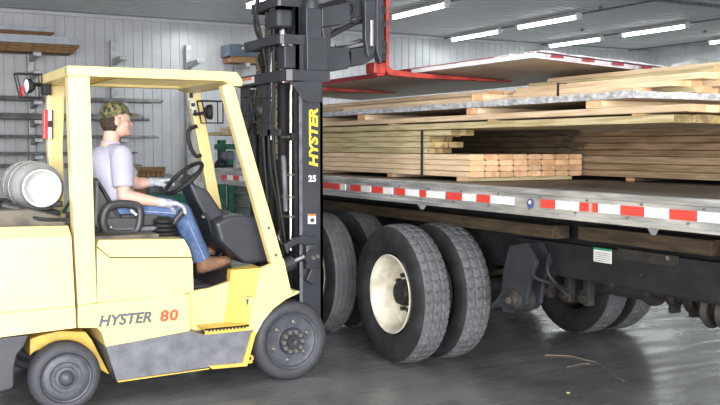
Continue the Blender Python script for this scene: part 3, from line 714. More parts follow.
# angled panel between recess and fender, shade of its angle painted as deeper yellow
A0=[(2.357, 0.818), (2.3, 0.407)]; B0=[(2.536, 0.838), (2.442, 0.382)]
b=nb(); q=[(A0[0][0],6.29,A0[0][1]),(B0[0][0]+.01,6.152,B0[0][1]),(B0[1][0]+.01,6.152,B0[1][1]),(A0[1][0],6.29,A0[1][1])]
va=[b.verts.new(p) for p in q]; vb=[b.verts.new((p[0],6.36,p[2])) for p in q]
b.faces.new(va); b.faces.new(vb[::-1])
for i in range(4): b.faces.new((va[i],vb[i],vb[(i+1)%4],va[(i+1)%4]))
sp=fp('step_side_panel',b,YEL2)
def on_panel(u,v): # u 0..1 along, v from top
    a=V(q[0]).lerp(V(q[1]),u); c=V(q[3]).lerp(V(q[2]),u); return a.lerp(c,v)
nrm=(V(q[1])-V(q[0])).cross(V(q[3])-V(q[0])).normalized(); 
if nrm.y>0: nrm=-nrm
def patch(u0,u1,v0,v1,m,nm,par,off=.002,lab=None):
    b=nb(); P=[on_panel(u0,v0),on_panel(u1,v0),on_panel(u1,v1),on_panel(u0,v1)]
    va=[b.verts.new(p+nrm*off) for p in P]; vb=[b.verts.new(p+nrm*(off-.0015)) for p in P]
    b.faces.new(va); b.faces.new(vb[::-1])
    for i in range(4): b.faces.new((va[i],vb[i],vb[(i+1)%4],va[(i+1)%4]))
    return fp(nm,b,m,par)
lb=patch(.55,.8,.43,.6,LABEL,'warning_label',sp); patch(.55,.8,.43,.46,LORG,'label_header',lb,.003) if 0 else patch(.55,.8,.43,.46,LORG,'label_header',sp,.003); patch(.62,.72,.49,.58,LBLK,'label_print',sp,.003)
# step plate with teeth
s0=[(2.101, 0.447), (2.423, 0.453), (2.415, 0.418), (2.107, 0.412)]
b=nb(); xs0,xs1=s0[0][0],s0[1][0]; zt=.447
box(b,xs0,xs1,6.12,6.33,zt-.012,zt); box(b,xs0,xs1,6.12,6.128,zt-.04,zt)
n=11
for k in range(n):
    xx=xs0+.03+(xs1-xs0-.06)*k/(n-1); lathe(b,(xx,6.135,zt-.002),'z',[(0,.012),(.006,.009),(.006,0)],8)
st=fp('step_plate',b,YEL2)
b=nb()
for k in range(n):
    xx=xs0+.03+(xs1-xs0-.06)*k/(n-1); lathe(b,(xx,6.1195,zt-.014),'y',[(0,0),(0,.009),(.001,.009)],8)
fp('tread_holes',b,LBLK,st)
# lower grey panel + yellow strip
gp=[(1.431, 0.387), (2.001, 0.436), (2.1, 0.406), (2.469, 0.402), (2.406, 0.166), (2.155, 0.173), (1.499, 0.154)]
b=nb(); prism(b,gp,6.142,YO,.004); lp=fp('lower_side_panel',b,LOWP)
g2=[(2.13, 0.185), (2.152, 0.162), (2.41, 0.154), (2.48, 0.389), (2.449, 0.392), (2.38, 0.178)]
b=nb(); prism(b,g2,6.125,6.16); g3=[(1.499, 0.154), (2.134, 0.169), (2.134, 0.162), (1.506, 0.146)]; prism(b,g3,6.132,6.142); fp('yellow_lower_edge',b,YEL2)
b=nb(); a=[(2.453, 0.192)][0]; lathe(b,(a[0],6.18,a[1]),'y',[(0,.012),(0,.028),(.015,.028),(.015,.012),(0,.012)],16); box(b,a[0]-.04,a[0]+.02,6.183,6.193,a[1]-.035,a[1]-.015); fp('tie_down_lug',b,YEL2)
# seat deck / side box
hp=[(1.383, 0.678), (1.389, 1.051), (1.987, 1.021), (2.015, 0.992), (2.035, 0.908), (2.04, 0.708), (1.941, 0.688)]
b=nb(); prism(b,hp,6.165,YO-.02,.008); hd=fp('hood_side_box',b,YEL)
tb=[(1.388, 1.052), (1.402, 1.09), (1.972, 1.07), (2.007, 1.006), (2.027, 0.944), (1.465, 0.975), (1.433, 1.003)]
b=nb(); prism(b,tb,6.158,6.35,.005); fp('hood_top_panel',b,YEL,hd)
b=nb(); tube(b,[(x,6.156,z) for x,z in [(1.387, 1.045), (1.425, 1.011), (1.47, 0.972), (2.026, 0.941)]],.0035,6); fp('panel_gap',b,LBLK,hd)
b=nb(); a=[(1.427, 1.076), (1.709, 1.063)]; box(b,a[0][0]-.04,a[1][0]+.12,6.25,YO-.1,1.06,1.105,.008); fp('hood_floor',b,DUST)
b=nb(); box(b,1.36,2.02,6.36,YO-.05,.98,1.07,.01); fp('seat_deck',b,DGR)
# floor pan
b=nb(); fl=[(2.072, 0.617), (2.072, 0.681), (2.235, 0.683), (2.333, 0.741), (2.417, 0.8), (2.447, 0.733), (2.446, 0.587)]; prism(b,fl,6.345,YO-.2); fp('floor_mat',b,BLK)
b=nb(); box(b,1.95,2.75,6.45,YO-.16,.5,.70); fp('floor_pan',b,DGR)
# cowl
cw2=[(2.279, 1.148), (2.386, 1.195), (2.501, 1.198), (2.65, 1.17), (2.72, 0.84), (2.506, 0.838), (2.384, 0.947), (2.316, 1.016)]
b=nb(); prism(b,cw2,6.40,YO-.25,.03,seg=3); cowl=fp('dash_cowl',b,DGR)
b=nb(); a=[(2.325, 1.093), (2.455, 1.153), (2.485, 1.108), (2.377, 1.033)]; 
b=nb(); P=[(2.30,6.62,1.175),(2.48,6.62,1.215),(2.48,6.95,1.215),(2.30,6.95,1.175)]
va=[b.verts.new((x,y,z+.004)) for x,y,z in P]; vb=[b.verts.new((x,y,z-.01)) for x,y,z in P]; b.faces.new(va); b.faces.new(vb[::-1])
for i in range(4): b.faces.new((va[i],vb[i],vb[(i+1)%4],va[(i+1)%4]))
fp('instrument_panel',b,LBLK,cowl)
# steering column
c0=[(2.133, 1.446), (2.284, 1.378), (2.546, 0.997), (2.373, 0.983), (2.192, 1.307)]
b=nb(); prism(b,c0,6.56,6.82,.02,seg=3); col=fp('steering_column',b,DGR)
b=nb(); a=[(2.24, 1.187), (2.307, 1.105), (2.269, 1.121)]; tube(b,arc3([(a[0][0],6.54,a[0][1]+.02),(a[0][0]+.02,6.5,a[0][1]),(a[2][0]+.02,6.5,a[2][1]-.04),(a[1][0]+.02,6.52,a[1][1]-.08)]),.012,8); fp('cable_loop',b,BLK,smooth=True)
b=nb(); lathe(b,(a[0][0],6.53,a[0][1]),'y',[(0,0),(0,.012),(.03,.014)],10); fp('key_switch',b,BOLT,col)
# steering wheel
wc=V((2.157, 6.72, 1.464)); wn=V((-.66,-.06,.75)).normalized(); wa,wb=frame_of(wn); R=.165
b=nb(); tube(b,[wc+(wa*math.cos(k*math.pi/20)+wb*math.sin(k*math.pi/20))*R for k in range(40)],.0155,10,closed=True); sw=fp('steering_wheel',b,BLK,smooth=True)
b=nb(); lathe(b,wc-wn*.04,wn,[(0,0),(0,.045),(.03,.05),(.045,.03),(.045,0)],20); fp('hub',b,SEAT,sw,smooth=True)
for k in range(3):
    a=math.radians(90+120*k); d=wa*math.cos(a)+wb*math.sin(a); fp('spoke',tube(nb(),[wc-wn*.02+d*.03,wc+d*(R-.005)],[.016,.010],8),SEAT,sw,smooth=True)
b=nb(); tube(b,[wc-wn*.04,wc-wn*.2],.03,10); fp('steering_shaft',b,BLK,sw)
b=nb(); tube(b,[(2.28,7.0,1.42),(2.42,7.15,1.3)],.02,8); tube(b,arc3([(2.3,7.0,1.25),(2.38,7.12,1.2),(2.42,7.2,1.3)]),.012,8); fp('direction_lever',b,BLK,smooth=True)
# pedals
for k,(x,y) in enumerate(((2.36,6.72),(2.42,6.92))):
    b=nb(); box(b,x-.01,x+.03,y-.05,y+.05,.76,.86,.01); tube(b,[(x+.02,y,.82),(x+.15,y,.96)],.01,8); fp('pedal',b,BLK)
# seat
b=nb(); bp=[(1.465, 1.465), (1.493, 1.478), (1.547, 1.393), (1.635, 1.236), (1.697, 1.163), (1.696, 1.078), (1.514, 1.086), (1.446, 1.152)]
prism(b,bp,6.55,7.05,.03,seg=3); st=fp('seat',b,SEAT)
b=nb(); a=[(1.595, 1.225), (1.974, 1.226), (2.025, 1.181), (1.995, 1.11), (1.593, 1.112)]; prism(b,a,6.56,7.05,.025,seg=3); fp('seat_cushion',b,SEAT,st)
b=nb(); box(b,1.42,1.98,6.56,7.05,1.10,1.15,.01); fp('seat_base',b,BLK,st)
b=nb(); tube(b,[(1.5,6.5,1.12),(1.95,6.5,1.12)],.018,8); fp('seat_rail',b,MGR,st,smooth=True)
# hip restraint loop
lp_=[(1.534, 1.109), (1.508, 1.179), (1.53, 1.261), (1.578, 1.294), (1.668, 1.298), (1.745, 1.282), (1.766, 1.239), (1.757, 1.148), (1.721, 1.101), (1.624, 1.098)]
b=nb(); tube(b,arc3([(x,6.5,z) for x,z in lp_]+[(lp_[0][0],6.5,lp_[0][1])],4)[:-1],.03,10,closed=True); hr=fp('hip_restraint',b,SEAT,smooth=True)
b=nb(); a=[(1.529, 1.206), (1.737, 1.198), (1.736, 1.107), (1.528, 1.116)]; prism(b,[(x,z) for x,z in a],6.49,6.52,.005); fp('restraint_panel',b,SEAT,hr)
b=nb(); a=[(1.692, 1.265), (1.734, 1.229), (1.726, 1.215), (1.685, 1.251)]; prism(b,a,6.455,6.465); fp('restraint_label',b,LABEL,hr)
b=nb(); a=[(1.553, 1.146)][0]; lathe(b,(a[0],6.46,a[1]),'y',[(0,0),(0,.009),(.02,.012)],8); fp('restraint_bolt',b,BOLT,hr)
# hydraulic lever with bellows
lx=[(1.832, 1.014), (2.027, 1.004), (2.015, 1.212), (1.87, 1.167), (1.921, 1.215), (2.074, 1.259), (2.111, 1.287)]
b=nb(); x0,x1,zb=lx[0][0],lx[1][0],lx[0][1]; cx=(x0+x1)/2+.01
pr=[]; 
for k in range(6):
    t=k/5; r=.105-.03*t; z=zb+.03*k; pr+=[(z-zb,r),(z-zb+.012,r),(z-zb+.02,r-.018)]
b=nb(); box(b,cx-.12,cx+.12,6.42,6.6,zb-.02,zb+.005,.005); lathe(b,(cx,6.52,zb),'z',[(0,0)]+pr+[(.185,.04),(.185,0)],20); fp('lever_bellows',b,BLK,smooth=True)
b=nb(); a=[(1.987, 1.132), (2.068, 1.229)]; tube(b,[(a[0][0],6.5,a[0][1]),(a[1][0],6.49,a[1][1])],[.018,.026],10); ball(b,(a[1][0],6.49,a[1][1]),(.03,.025,.028)); fp('hydraulic_lever',b,SEAT,smooth=True)
# overhead guard
OG=[]
def beam(p0,p1,w,d,nm,m=YEL,b_=.008,par=None):
    # w along x, d along y
    b=nb(); (x0,z0_),(x1,z1_)=p0,p1
    y0,y1=d; prism(b,[(x0-w/2,z0_),(x0+w/2,z0_),(x1+w/2,z1_),(x1-w/2,z1_)],y0,y1,b_); return fp(nm,b,m,par)
g=[(1.259, 0.677), (1.322, 0.672), (1.223, 2.168), (1.354, 2.173)]
b=nb(); gp_=[(1.259, 0.67), (1.38, 0.68), (1.374, 1.125), (1.36, 2.147), (1.223, 2.143), (1.246, 1.034)]; prism(b,gp_,6.15,6.27,.01); rp_=fp('rear_post',b,YEL)
b=nb(); fq=[(1.275, 2.142), (1.404, 2.146), (1.38, 1.67), (1.392, 1.13), (1.305, 1.133), (1.273, 1.67)]; prism(b,fq,7.17,7.25,.01); rp2=fp('rear_post',b,YEL)
b=nb(); gq=[(2.257, 2.112), (2.338, 2.142), (2.715, 0.868), (2.622, 0.859)]; prism(b,gq,6.17,6.25,.008); fpst=fp('front_post',b,YEL)
for a in [(2.651, 0.922), (2.598, 1.118)]:
    fp('post_bolt',lathe(nb(),(a[0],6.163,a[1]),'y',[(0,0),(0,.012),(.01,.014)],8),BOLT,fpst)
b=nb(); gq=[(2.335, 2.19), (2.426, 2.209), (2.593, 1.303), (2.675, 0.892), (2.589, 0.856), (2.5, 1.306)]; prism(b,gq,7.17,7.25,.008); fp2=fp('front_post',b,YEL)
# roof frame
b=nb(); g=[(1.212, 2.214), (2.273, 2.22), (2.331, 2.209), (2.374, 2.162), (2.367, 2.128), (2.279, 2.159), (1.223, 2.149)]; 
z1r,z0r=2.212,2.145; xr0,xr1=1.222,2.37
box(b,xr0,xr1,6.16,6.24,z0r,z1r,.012); box(b,xr0,xr1,7.17,7.25,z0r,z1r,.012); box(b,xr0,xr0+.08,6.2,7.2,z0r,z1r,.01); 
rf=fp('roof_frame',b,YEL)
b=nb(); prism(b,[(xr1-.10,z0r+.0),(xr1-.1,z1r-.002),(xr1,z1r-.01),(xr1+.035,z1r-.05),(xr1+.035,z0r-.03),(xr1-.02,z0r-.03)],6.165,7.245,.008); fp('roof_front_beam',b,YEL)
for k in range(7):
    y=6.32+k*.13; fp('roof_bar',box(nb(),xr0+.05,xr1-.06,y-.035,y+.035,z0r+.02,z1r-.01,.006),YEL,rf)
fp('roof_cross_brace',box(nb(),1.52,1.56,6.2,7.2,z0r+.002,z0r+.02),YEL2,rf)
b=nb(); box(b,1.355,1.46,6.157,6.1605,2.15,2.205,.0); fp('roof_decal',b,LABEL,rf) if 0 else b.free()
# labels on far front post
for a,(h,w) in zip([(2.364, 2.1), (2.379, 2.022), (2.395, 1.968)],((.09,.05),(.05,.05),(.05,.04))):
    b=nb(); box(b,a[0]-w/2,a[0]+w/2,7.163,7.168,a[1]-h/2,a[1]+h/2); fp('post_label',b,LABEL,fp2)
    b=nb(); box(b,a[0]-w*.3,a[0]+w*.3,7.161,7.163,a[1]-h*.25,a[1]+h*.3); fp('post_label_print',b,LBLK,fp2)
# grab handle
b=nb(); a=[(2.388, 1.856), (2.331, 1.832), (2.315, 1.778), (2.338, 1.684), (2.378, 1.622), (2.419, 1.629)]; tube(b,arc3([(x,7.1,z) for x,z in a]),.016,8); fp('grab_handle',b,BLK,smooth=True)
# rear work lamp, tail lamp
def cage_lamp(cx,cy,cz,r,cagew,face=1,label=None):
    b=nb(); lathe(b,(cx,cy,cz),(face,-.25,0),[(-r*.9,0),(-r*.8,r*.5),(-r*.3,r*.95),(r*.2,r),(r*.3,r*.95)],20); l=fp('work_lamp',b,BLK,smooth=True)
    b=nb(); lathe(b,V((cx,cy,cz)),(face,-.25,0),[(r*.25,r*.9),(r*.4,r*.6),(r*.45,0)],20); fp('lamp_lens',b,CLRL,l,smooth=True)
    b=nb(); w=cagew
    for yy in (cy-.06,cy+.06): tube(b,[(cx-w,yy,cz+w),(cx+w,yy,cz+w),(cx+w,yy,cz-w),(cx-w*.6,yy,cz-w),(cx-w,yy,cz+w)],.006,6)
    for (ax,az) in ((-w,w),(w,w),(w,-w)): tube(b,[(cx+ax,cy-.06,cz+az),(cx+ax,cy+.06,cz+az)],.006,6)
    fp('lamp_cage',b,BLK,l); return l
a=[(1.131, 2.13)][0]; l=cage_lamp(a[0],7.1,a[1],.055,.085,-1); b=nb(); tube(b,[(a[0]+.03,7.1,a[1]+.01),(a[0]+.14,7.15,a[1]+.02)],.015,8); box(b,a[0]+.1,a[0]+.16,7.08,7.2,a[1]-.06,a[1]+.04,.01); fp('lamp_bracket',b,BLK,l)
a=[(1.076, 2.121)][0]; b=nb(); lathe(b,(a[0],7.12,a[1]-.03),'x',[(0,0),(0,.03),(.02,.045),(.02,0)],12); fp('red_reflector',b,REDL,l)
a=[(2.478, 1.965)][0]; l=cage_lamp(a[0],7.05,a[1],.06,.085,1); b=nb(); tube(b,[(a[0]-.12,7.1,a[1]-.02),(a[0],7.05,a[1])],.012,8); fp('lamp_bracket',b,BLK,l)
a=[(2.616, 1.962)][0]; l=cage_lamp(a[0],6.4,a[1],.055,.09,1); b=nb(); tube(b,[(a[0]-.16,6.25,a[1]-.05),(a[0],6.38,a[1])],.012,8); fp('lamp_bracket',b,BLK,l)
a=[(1.271, 1.963), (1.307, 1.964), (1.303, 1.751), (1.267, 1.751)]; b=nb(); prism(b,[(a[0][0],a[0][1]),(a[1][0],a[1][1]),(a[2][0],a[2][1]),(a[3][0],a[3][1])],7.13,7.168,.006); tl=fp('tail_lamp',b,LBLK)
b=nb(); prism(b,[(a[0][0]-.03,a[0][1]),(a[0][0],a[0][1]),(a[3][0],a[3][1]),(a[3][0]-.03,a[3][1])],7.12,7.2,.006); fp('red_lens',b,REDL,tl)
for a in ([(1.269, 1.961), (1.297, 1.962), (1.296, 1.882), (1.268, 1.882)],[(1.267, 1.838), (1.295, 1.838), (1.293, 1.751), (1.265, 1.751)]):
    b=nb(); prism(b,a,7.115,7.13,.004); fp('white_lens',b,CLRL,tl)
# LPG tank, axis along y
tc=[(1.099, 1.423)][0]; cx,cz=tc; R=.166
b=nb(); lathe(b,(cx,6.5,cz),'y',[(-.04,.0),(-.04,.112),(-.045,.12),(-.02,.128),(-.0,.128),(.02,.135),(.07,R),(.1,R+.002),(.58,R+.002),(.62,R),(.68,.11),(.7,0)],48)
tk=fp('gas_tank',b,TANK,smooth=True)
b=nb(); lathe(b,(cx,6.43,cz),'y',[(0,.112),(0,.125),(.06,.13),(.06,.115),(0,.112)],48); fp('tank_collar',b,TANK,tk,smooth=True)
b=nb(); lathe(b,(cx,6.45,cz),'y',[(-.005,0),(.0,.06),(.02,.1),(.04,.112)],40); fp('tank_dished_end',b,mat('pale_tank_end',(.62,.62,.63),.45,metal=.2,noise=.02),tk,smooth=True)
for y in (6.72,6.95):
    b=nb(); lathe(b,(cx,y,cz),'y',[(0,R+.003),(0,R+.007),(.03,R+.007),(.03,R+.003)],40); fp('tank_strap',b,BOLT,tk,smooth=True)
b=nb(); lathe(b,(cx,7.19,cz),'y',[(0,0),(0,.12),(.05,.13),(.14,.13),(.14,.11),(.05,.11),(.02,0)],32); fp('valve_guard',b,TANK,tk,smooth=True)
b=nb(); box(b,cx-.1,cx+.13,6.5,7.15,cz-.19,cz-.155,.01); box(b,cx-.02,cx+.02,6.6,7.1,1.25,cz-.16); fp('tank_cradle',b,BLK)
b=nb(); a=[(0.908, 1.318), (0.969, 1.297)]; tube(b,[(a[0][0]-.06,6.42,a[0][1]),(a[1][0]-.01,6.40,a[1][1]-.01)],[.028,.034],12); fp('cradle_latch',b,SEAT,smooth=True); b=nb(); a=[(1.209, 1.303)][0]; tube(b,[(a[0]-.08,6.5,a[1]+.01),(a[0]+.02,6.46,a[1]+.01)],.022,10); fp('cradle_latch',b,SEAT,smooth=True)
b=nb(); a=[(0.864, 1.348), (0.894, 1.301), (0.881, 1.544)]; tube(b,arc3([(a[0][0]-.1,6.6,a[0][1]-.05),(a[0][0],6.5,a[0][1]),(a[1][0],6.45,a[1][1]),(a[0][0]-.15,6.6,a[0][1]-.12)]),.015,8); tube(b,arc3([(a[2][0]-.05,7.3,a[2][1]),(a[0][0]-.12,7.0,a[0][1]+.1),(a[0][0]-.08,6.7,a[0][1])]),.012,8); fp('gas_hose',b,BLK,smooth=True)
b=nb(); a=[(1.358, 1.208), (1.424, 1.317)]; tube(b,[(a[0][0],7.1,a[0][1]),(a[1][0],7.1,a[1][1])],.012,8); fp('green_hose',b,GREEN)
# wheels
def flw(c,R,w,nm,front):
    b=nb(); x,y,z=c
    lathe(b,(x,y,z),'y',[(.012,R*.70),(.004,R*.74),(0,R*.80),(.004,R*.88),(.02,R*.96),(.045,R),(w-.045,R),(w-.01,R*.94),(w,R*.8),(w,R*.7),(w,0),(.02,0)] if 0 else [(.016,R*.69),(.004,R*.73),(0,R*.80),(.005,R*.90),(.022,R*.97),(.05,R),(w-.05,R),(w-.01,R*.94),(w,R*.8),(w,0)],72)
    t=fp('drive_tire' if front else 'steer_tire',b,FTIRE,smooth=True)
    b=nb()
    if front:
        lathe(b,(x,y,z),'y',[(.02,R*.70),(.006,R*.69),(.008,R*.66),(.025,R*.64),(.03,R*.6),(.03,R*.36),(.022,R*.33),(.022,0)],56)
    else:
        lathe(b,(x,y,z),'y',[(.02,R*.70),(.006,R*.69),(.008,R*.66),(.02,R*.64),(.014,R*.58),(.014,R*.46),(.022,R*.42),(.022,R*.32),(.01,R*.30),(.008,R*.24),(.02,R*.22),(.02,0)],56)
    r=fp('wheel_disc',b,FRIM,t,smooth=True)
    if front:
        b=nb(); lathe(b,(x,y,z),'y',[(.022,R*.34),(.0,R*.33),(.0,R*.16),(-.012,R*.15),(-.012,R*.05),(-.004,0)],32); fp('hub',b,DGR,t,smooth=True)
        for k in range(10):
            a=2*math.pi*k/10; fp('hub_nut',lathe(nb(),(x+R*.25*math.cos(a),y-.012,z+R*.25*math.sin(a)),'y',[(0,0),(0,R*.055),(.014,R*.06)],6),BOLT,t)
        for k in range(6):
            a=2*math.pi*k/6+.35; fp('stud',lathe(nb(),(x+R*.48*math.cos(a),y+.014,z+R*.48*math.sin(a)),'y',[(0,0),(0,R*.045),(.006,R*.07),(.018,R*.075)],8),BOLT,t)
        for k in range(16):
            pass
    else:
        b=nb(); ball(b,(x,y+.012,z),(R*.2,.04,R*.2)); fp('hub_cap',b,FRIM,t,smooth=True)
flw((2.772,6.15,.288),.288,.23,'drive_tire',True); flw((2.772,YO-.23+.0,.288),.288,.23,'d',True)
flw((1.167,6.08,.224),.224,.18,'s',False); flw((1.173,7.35,.224),.224,.18,'s',False)
b=nb(); tube(b,[(2.772,6.35,.288),(2.772,7.4,.288)],.09,16); box(b,2.6,2.85,6.42,7.32,.2,.6); fp('drive_axle',b,UND)
b=nb(); box(b,1.5,2.62,6.36,7.36,.2,.62); fp('inner_frame',b,UND)
# lettering on chassis
a=[(1.384, 0.526), (1.796, 0.522)]
tl_=math.atan2(a[1][1]-a[0][1],a[1][0]-a[0][0])
text('lettering','HYSTER',.098,(a[0][0],6.147,a[0][1]),side_rot(0),TXTG,ch,sx=1.02,shear=.25,off=.0035)
text('digit','8',.1,(a[1][0]-.002,6.147,a[1][1]+.002),side_rot(0),TXTR,ch,sx=1.15,shear=.1,off=.004)
text('digit','0',.1,(a[1][0]+.063,6.147,a[1][1]+.002),side_rot(0),TXTR,ch,sx=1.15,shear=.1,off=.004)
a=[(0.877, 1.01)]
text('lettering','7000 LBS',.064,(a[0][0],6.147,a[0][1]),side_rot(0),TXTP,cw_,sx=1.03,off=.0005,space=1.15)
# ------------------------------------------------ mast
MY0,MY1=6.42,7.40
def channel(y0,y1,x0,x1,z0,z1,nm,open_in,m=DGR):
    b=nb(); w=.022
    yi=(y0,y0+w) if open_in>0 else (y1-w,y1)
    box(b,x0,x1,yi[0],yi[1],z0,z1); box(b,x0,x0+w,y0,y1,z0,z1); box(b,x1-w,x1,y0,y1,z0,z1)
    return fp(nm,b,m)
c1=channel(6.42,6.50,2.95,3.15,.12,2.17,'outer_mast_channel',1)
c2=channel(7.32,7.40,2.95,3.15,.12,2.17,'outer_mast_channel',-1)
channel(6.515,6.595,2.98,3.14,.25,2.50,'inner_mast_channel',1); channel(7.225,7.305,2.98,3.14,.25,2.50,'inner_mast_channel',-1)
channel(6.61,6.68,3.02,3.15,.3,2.95,'carriage_mast_channel',1); channel(7.14,7.21,3.02,3.15,.3,2.95,'carriage_mast_channel',-1)
# lighter edge bar on channel
fp('channel_edge',box(nb(),2.95,2.975,6.412,6.42,.15,2.15),MGR,c1)
# curved gusset plate at channel top
gs=[(3.138, 2.196), (3.137, 2.031), (3.021, 2.021), (2.971, 2.05), (2.939, 2.101), (2.874, 2.173)]
b=nb(); prism(b,gs,6.40,6.42,.003); fp('top_gusset',b,DGR,c1)
# lower cross member (bent)
def crossm(x0,xi,x1,z0,z1,y0,y1,nm,r=.06,slot=False):
    b=nb(); out=[(x1,y0),(xi+r,y0),(xi+r*.3,y0+r*.3),(xi,y0+r),(xi,y1-r),(xi+r*.3,y1-r*.3),(xi+r,y1),(x1,y1)]
    inn=[(x1,y0+.03),(xi+r+.01,y0+.03),(xi+.04,y0+r+.01),(xi+.04,y1-r-.01),(xi+r+.01,y1-.03),(x1,y1-.03)]
    loop=out+inn[::-1]
    A=[b.verts.new((x,y,z0)) for x,y in loop]; B=[b.verts.new((x,y,z1)) for x,y in loop]
    n=len(loop); b.faces.new(A[::-1]); b.faces.new(B)
    for i in range(n): b.faces.new((A[i],A[(i+1)%n],B[(i+1)%n],B[i]))
    bmesh.ops.triangulate(b,faces=[f for f in b.faces if len(f.verts)>4])
    return fp(nm,b,DGR)
x1=crossm(0,2.83,3.2,2.185,2.265,6.395,7.42,'lower_cross_member')
crossm(0,2.83,3.2,2.465,2.535,6.50,7.25,'upper_cross_member',r=.04)
b=nb(); box(b,2.8285,2.83,7.0,7.3,2.20,2.25); lb=fp('cross_member_label',b,LABEL,x1); b=nb(); box(b,2.827,2.8285,7.05,7.28,2.228,2.248); fp('label_header',b,LORG,x1)
crossm(0,2.86,3.1,2.76,2.83,6.60,7.15,'top_cross_member',r=.03)
# plates between cross members (with slot)
b=nb(); a=7.03
box(b,2.87,2.885,7.22,7.40,1.72,2.19); box(b,2.87,2.885,6.83,7.0,1.78,2.19); box(b,2.87,2.885,6.60,6.83,1.78,1.83); box(b,2.87,2.885,6.78,6.83,1.78,2.19); fp('mast_back_plate',b,MGR if 0 else DGR)
b=nb(); box(b,3.0,3.02,6.68,7.15,.5,.62); fp('mast_tie_bar',b,DGR); b=nb(); box(b,3.0,3.02,6.68,7.15,1.5,1.6); fp('mast_tie_bar',b,DGR)
# upper near column, stepped
b=nb(); q=[(3.01, 2.256), (3.195, 2.263), (3.196, 2.497), (3.012, 2.517)]; box(b,3.035,3.21,6.45,6.56,2.27,2.515,.006); fp('upper_near_column',b,MGR if 0 else DGR)
b=nb(); box(b,3.04,3.17,6.47,6.58,2.50,2.74,.006); fp('mid_near_column',b,DGR)
b=nb(); lathe(b,(3.11,6.53,2.74),'z',[(0,0),(0,.062),(.02,.062),(.06,.05),(.3,.05),(.3,0)],24); fp('column_head',b,DGR,smooth=True)
# box bracket between cross members
b=nb(); box(b,2.90,3.03,6.56,6.70,2.29,2.46,.006); fp('pulley_box',b,MGR if 0 else DGR)
b=nb(); box(b,2.87,3.0,6.62,6.85,2.60,2.74,.03,3); fp('hose_guide_box',b,DGR)
# cylinders
for y in (6.72,7.12):
    b=nb(); tube(b,[(3.03,y,.3),(3.03,y,1.75)],.04,16); cyl=fp('lift_cylinder',b,BLK,smooth=True)
    b=nb(); tube(b,[(3.03,y,1.74),(3.03,y,2.46)],.02,12); fp('piston_rod',b,CHR,cyl,smooth=True)
b=nb(); tube(b,[(2.95,6.58,.9),(2.95,6.56,2.12)],.012,10); fp('chrome_tube',b,CHR,smooth=True)
for z in (1.16,1.31,1.48,1.77):
    b=nb(); box(b,2.925,2.985,6.54,6.70,z-.008,z+.008); fp('pipe_clamp',b,BOLT)
b=nb(); box(b,2.93,3.0,6.50,6.62,1.74,1.80,.005); fp('roller_block',b,BLK)
b=nb(); tube(b,[(3.05,6.93,.25),(3.05,6.93,2.2)],.065,18); fp('centre_cylinder',b,BLK,smooth=True)
b=nb(); tube(b,[(3.05,6.93,2.2),(3.05,6.93,2.8)],.03,14); fp('centre_rod',b,CHR,smooth=True)
# chains
CHM=mat('oiled_chain',(.30,.25,.17),.45,metal=.6,nscale=60,col2=(.05,.045,.04))
for y,z0_,z1_ in ((6.83,1.6,2.45),(7.17,1.8,2.45),(6.98,2.25,2.75)):
    b=nb(); z=z0_; k=0
    while z<z1_: 
        if k%2: box(b,2.925,2.945,y-.012,y+.012,z,z+.022,.002)
        else: box(b,2.922,2.948,y-.018,y-.012,z-.006,z+.026); box(b,2.922,2.948,y+.012,y+.018,z-.006,z+.026)
        z+=.022; k+=1
    fp('lift_chain',b,CHM)
    if z1_<2.6:
        b=nb(); lathe(b,(2.98,y-.02,2.40),'y',[(0,0),(0,.06),(.01,.05),(.03,.05),(.04,.06),(.04,0)],20); fp('chain_pulley',b,BLK,smooth=True)
# hoses
for pts in ([(2.9,6.80,2.9),(2.88,6.82,2.2),(2.9,6.86,1.6),(2.93,6.76,1.2),(2.95,6.72,.8)],
            [(2.9,6.76,2.9),(2.89,6.75,2.2),(2.9,6.78,1.7),(2.91,6.7,1.3),(2.95,6.66,.9)],
            [(2.86,7.05,2.15),(2.85,7.1,1.9),(2.87,7.3,1.7),(2.9,7.25,1.4),(2.92,7.1,1.0)],
            [(2.88,6.95,2.1),(2.88,6.93,1.7),(2.9,6.9,1.2),(2.92,6.9,.6)],
            [(2.9,6.9,3.0),(2.84,6.98,2.8),(2.86,6.92,2.55),(2.9,6.9,2.3)],
            [(2.92,7.0,3.0),(2.86,7.06,2.7),(2.9,7.0,2.5)]):
    b=nb(); tube(b,arc3(pts),.013,8); fp('hydraulic_hose',b,BLK,smooth=True)
b=nb(); tube(b,arc3([(2.93,6.66,1.62),(2.92,6.62,1.5),(2.94,6.64,1.2)]),.02,8); fp('grey_hose_sleeve',b,MGR,smooth=True)
b=nb(); tube(b,arc3([(2.9,6.66,1.05),(2.86,6.6,1.0),(2.9,6.6,.92),(2.9,6.62,.86)]),.008,8); fp('brake_line',b,CHR,smooth=True)
# tilt cylinder, bracket
b=nb(); br=[(2.804, 0.966), (2.862, 1.0), (2.96, 1.033), (3.043, 1.014), (3.093, 0.974), (3.084, 0.761), (3.042, 0.649), (2.984, 0.691), (3.034, 0.802), (3.034, 0.901), (2.993, 0.949), (2.927, 0.974), (2.861, 0.948), (2.828, 0.897)]
prism(b,br,6.36,6.415,.006); fp('tilt_bracket',b,MGR if 0 else DGR)
b=nb(); rr=[(3.021, 0.865)][0]; lathe(b,(rr[0]+.0,6.33,rr[1]),'y',[(0,0),(0,.06),(.05,.065)],20); box(b,rr[0]-.05,rr[0]+.07,6.34,6.4,rr[1]-.09,rr[1]+.1,.02); fp('tilt_clevis',b,DGR,smooth=True)
for dx,dz in ((.0,.0),(.035,.01)):
    fp('clevis_pin',lathe(nb(),(rr[0]+dx,6.315,rr[1]+dz),'y',[(0,0),(0,.014),(.02,.016)],10),BOLT)
t0=[(2.795, 0.804), (2.876, 0.836), (2.983, 0.875)]
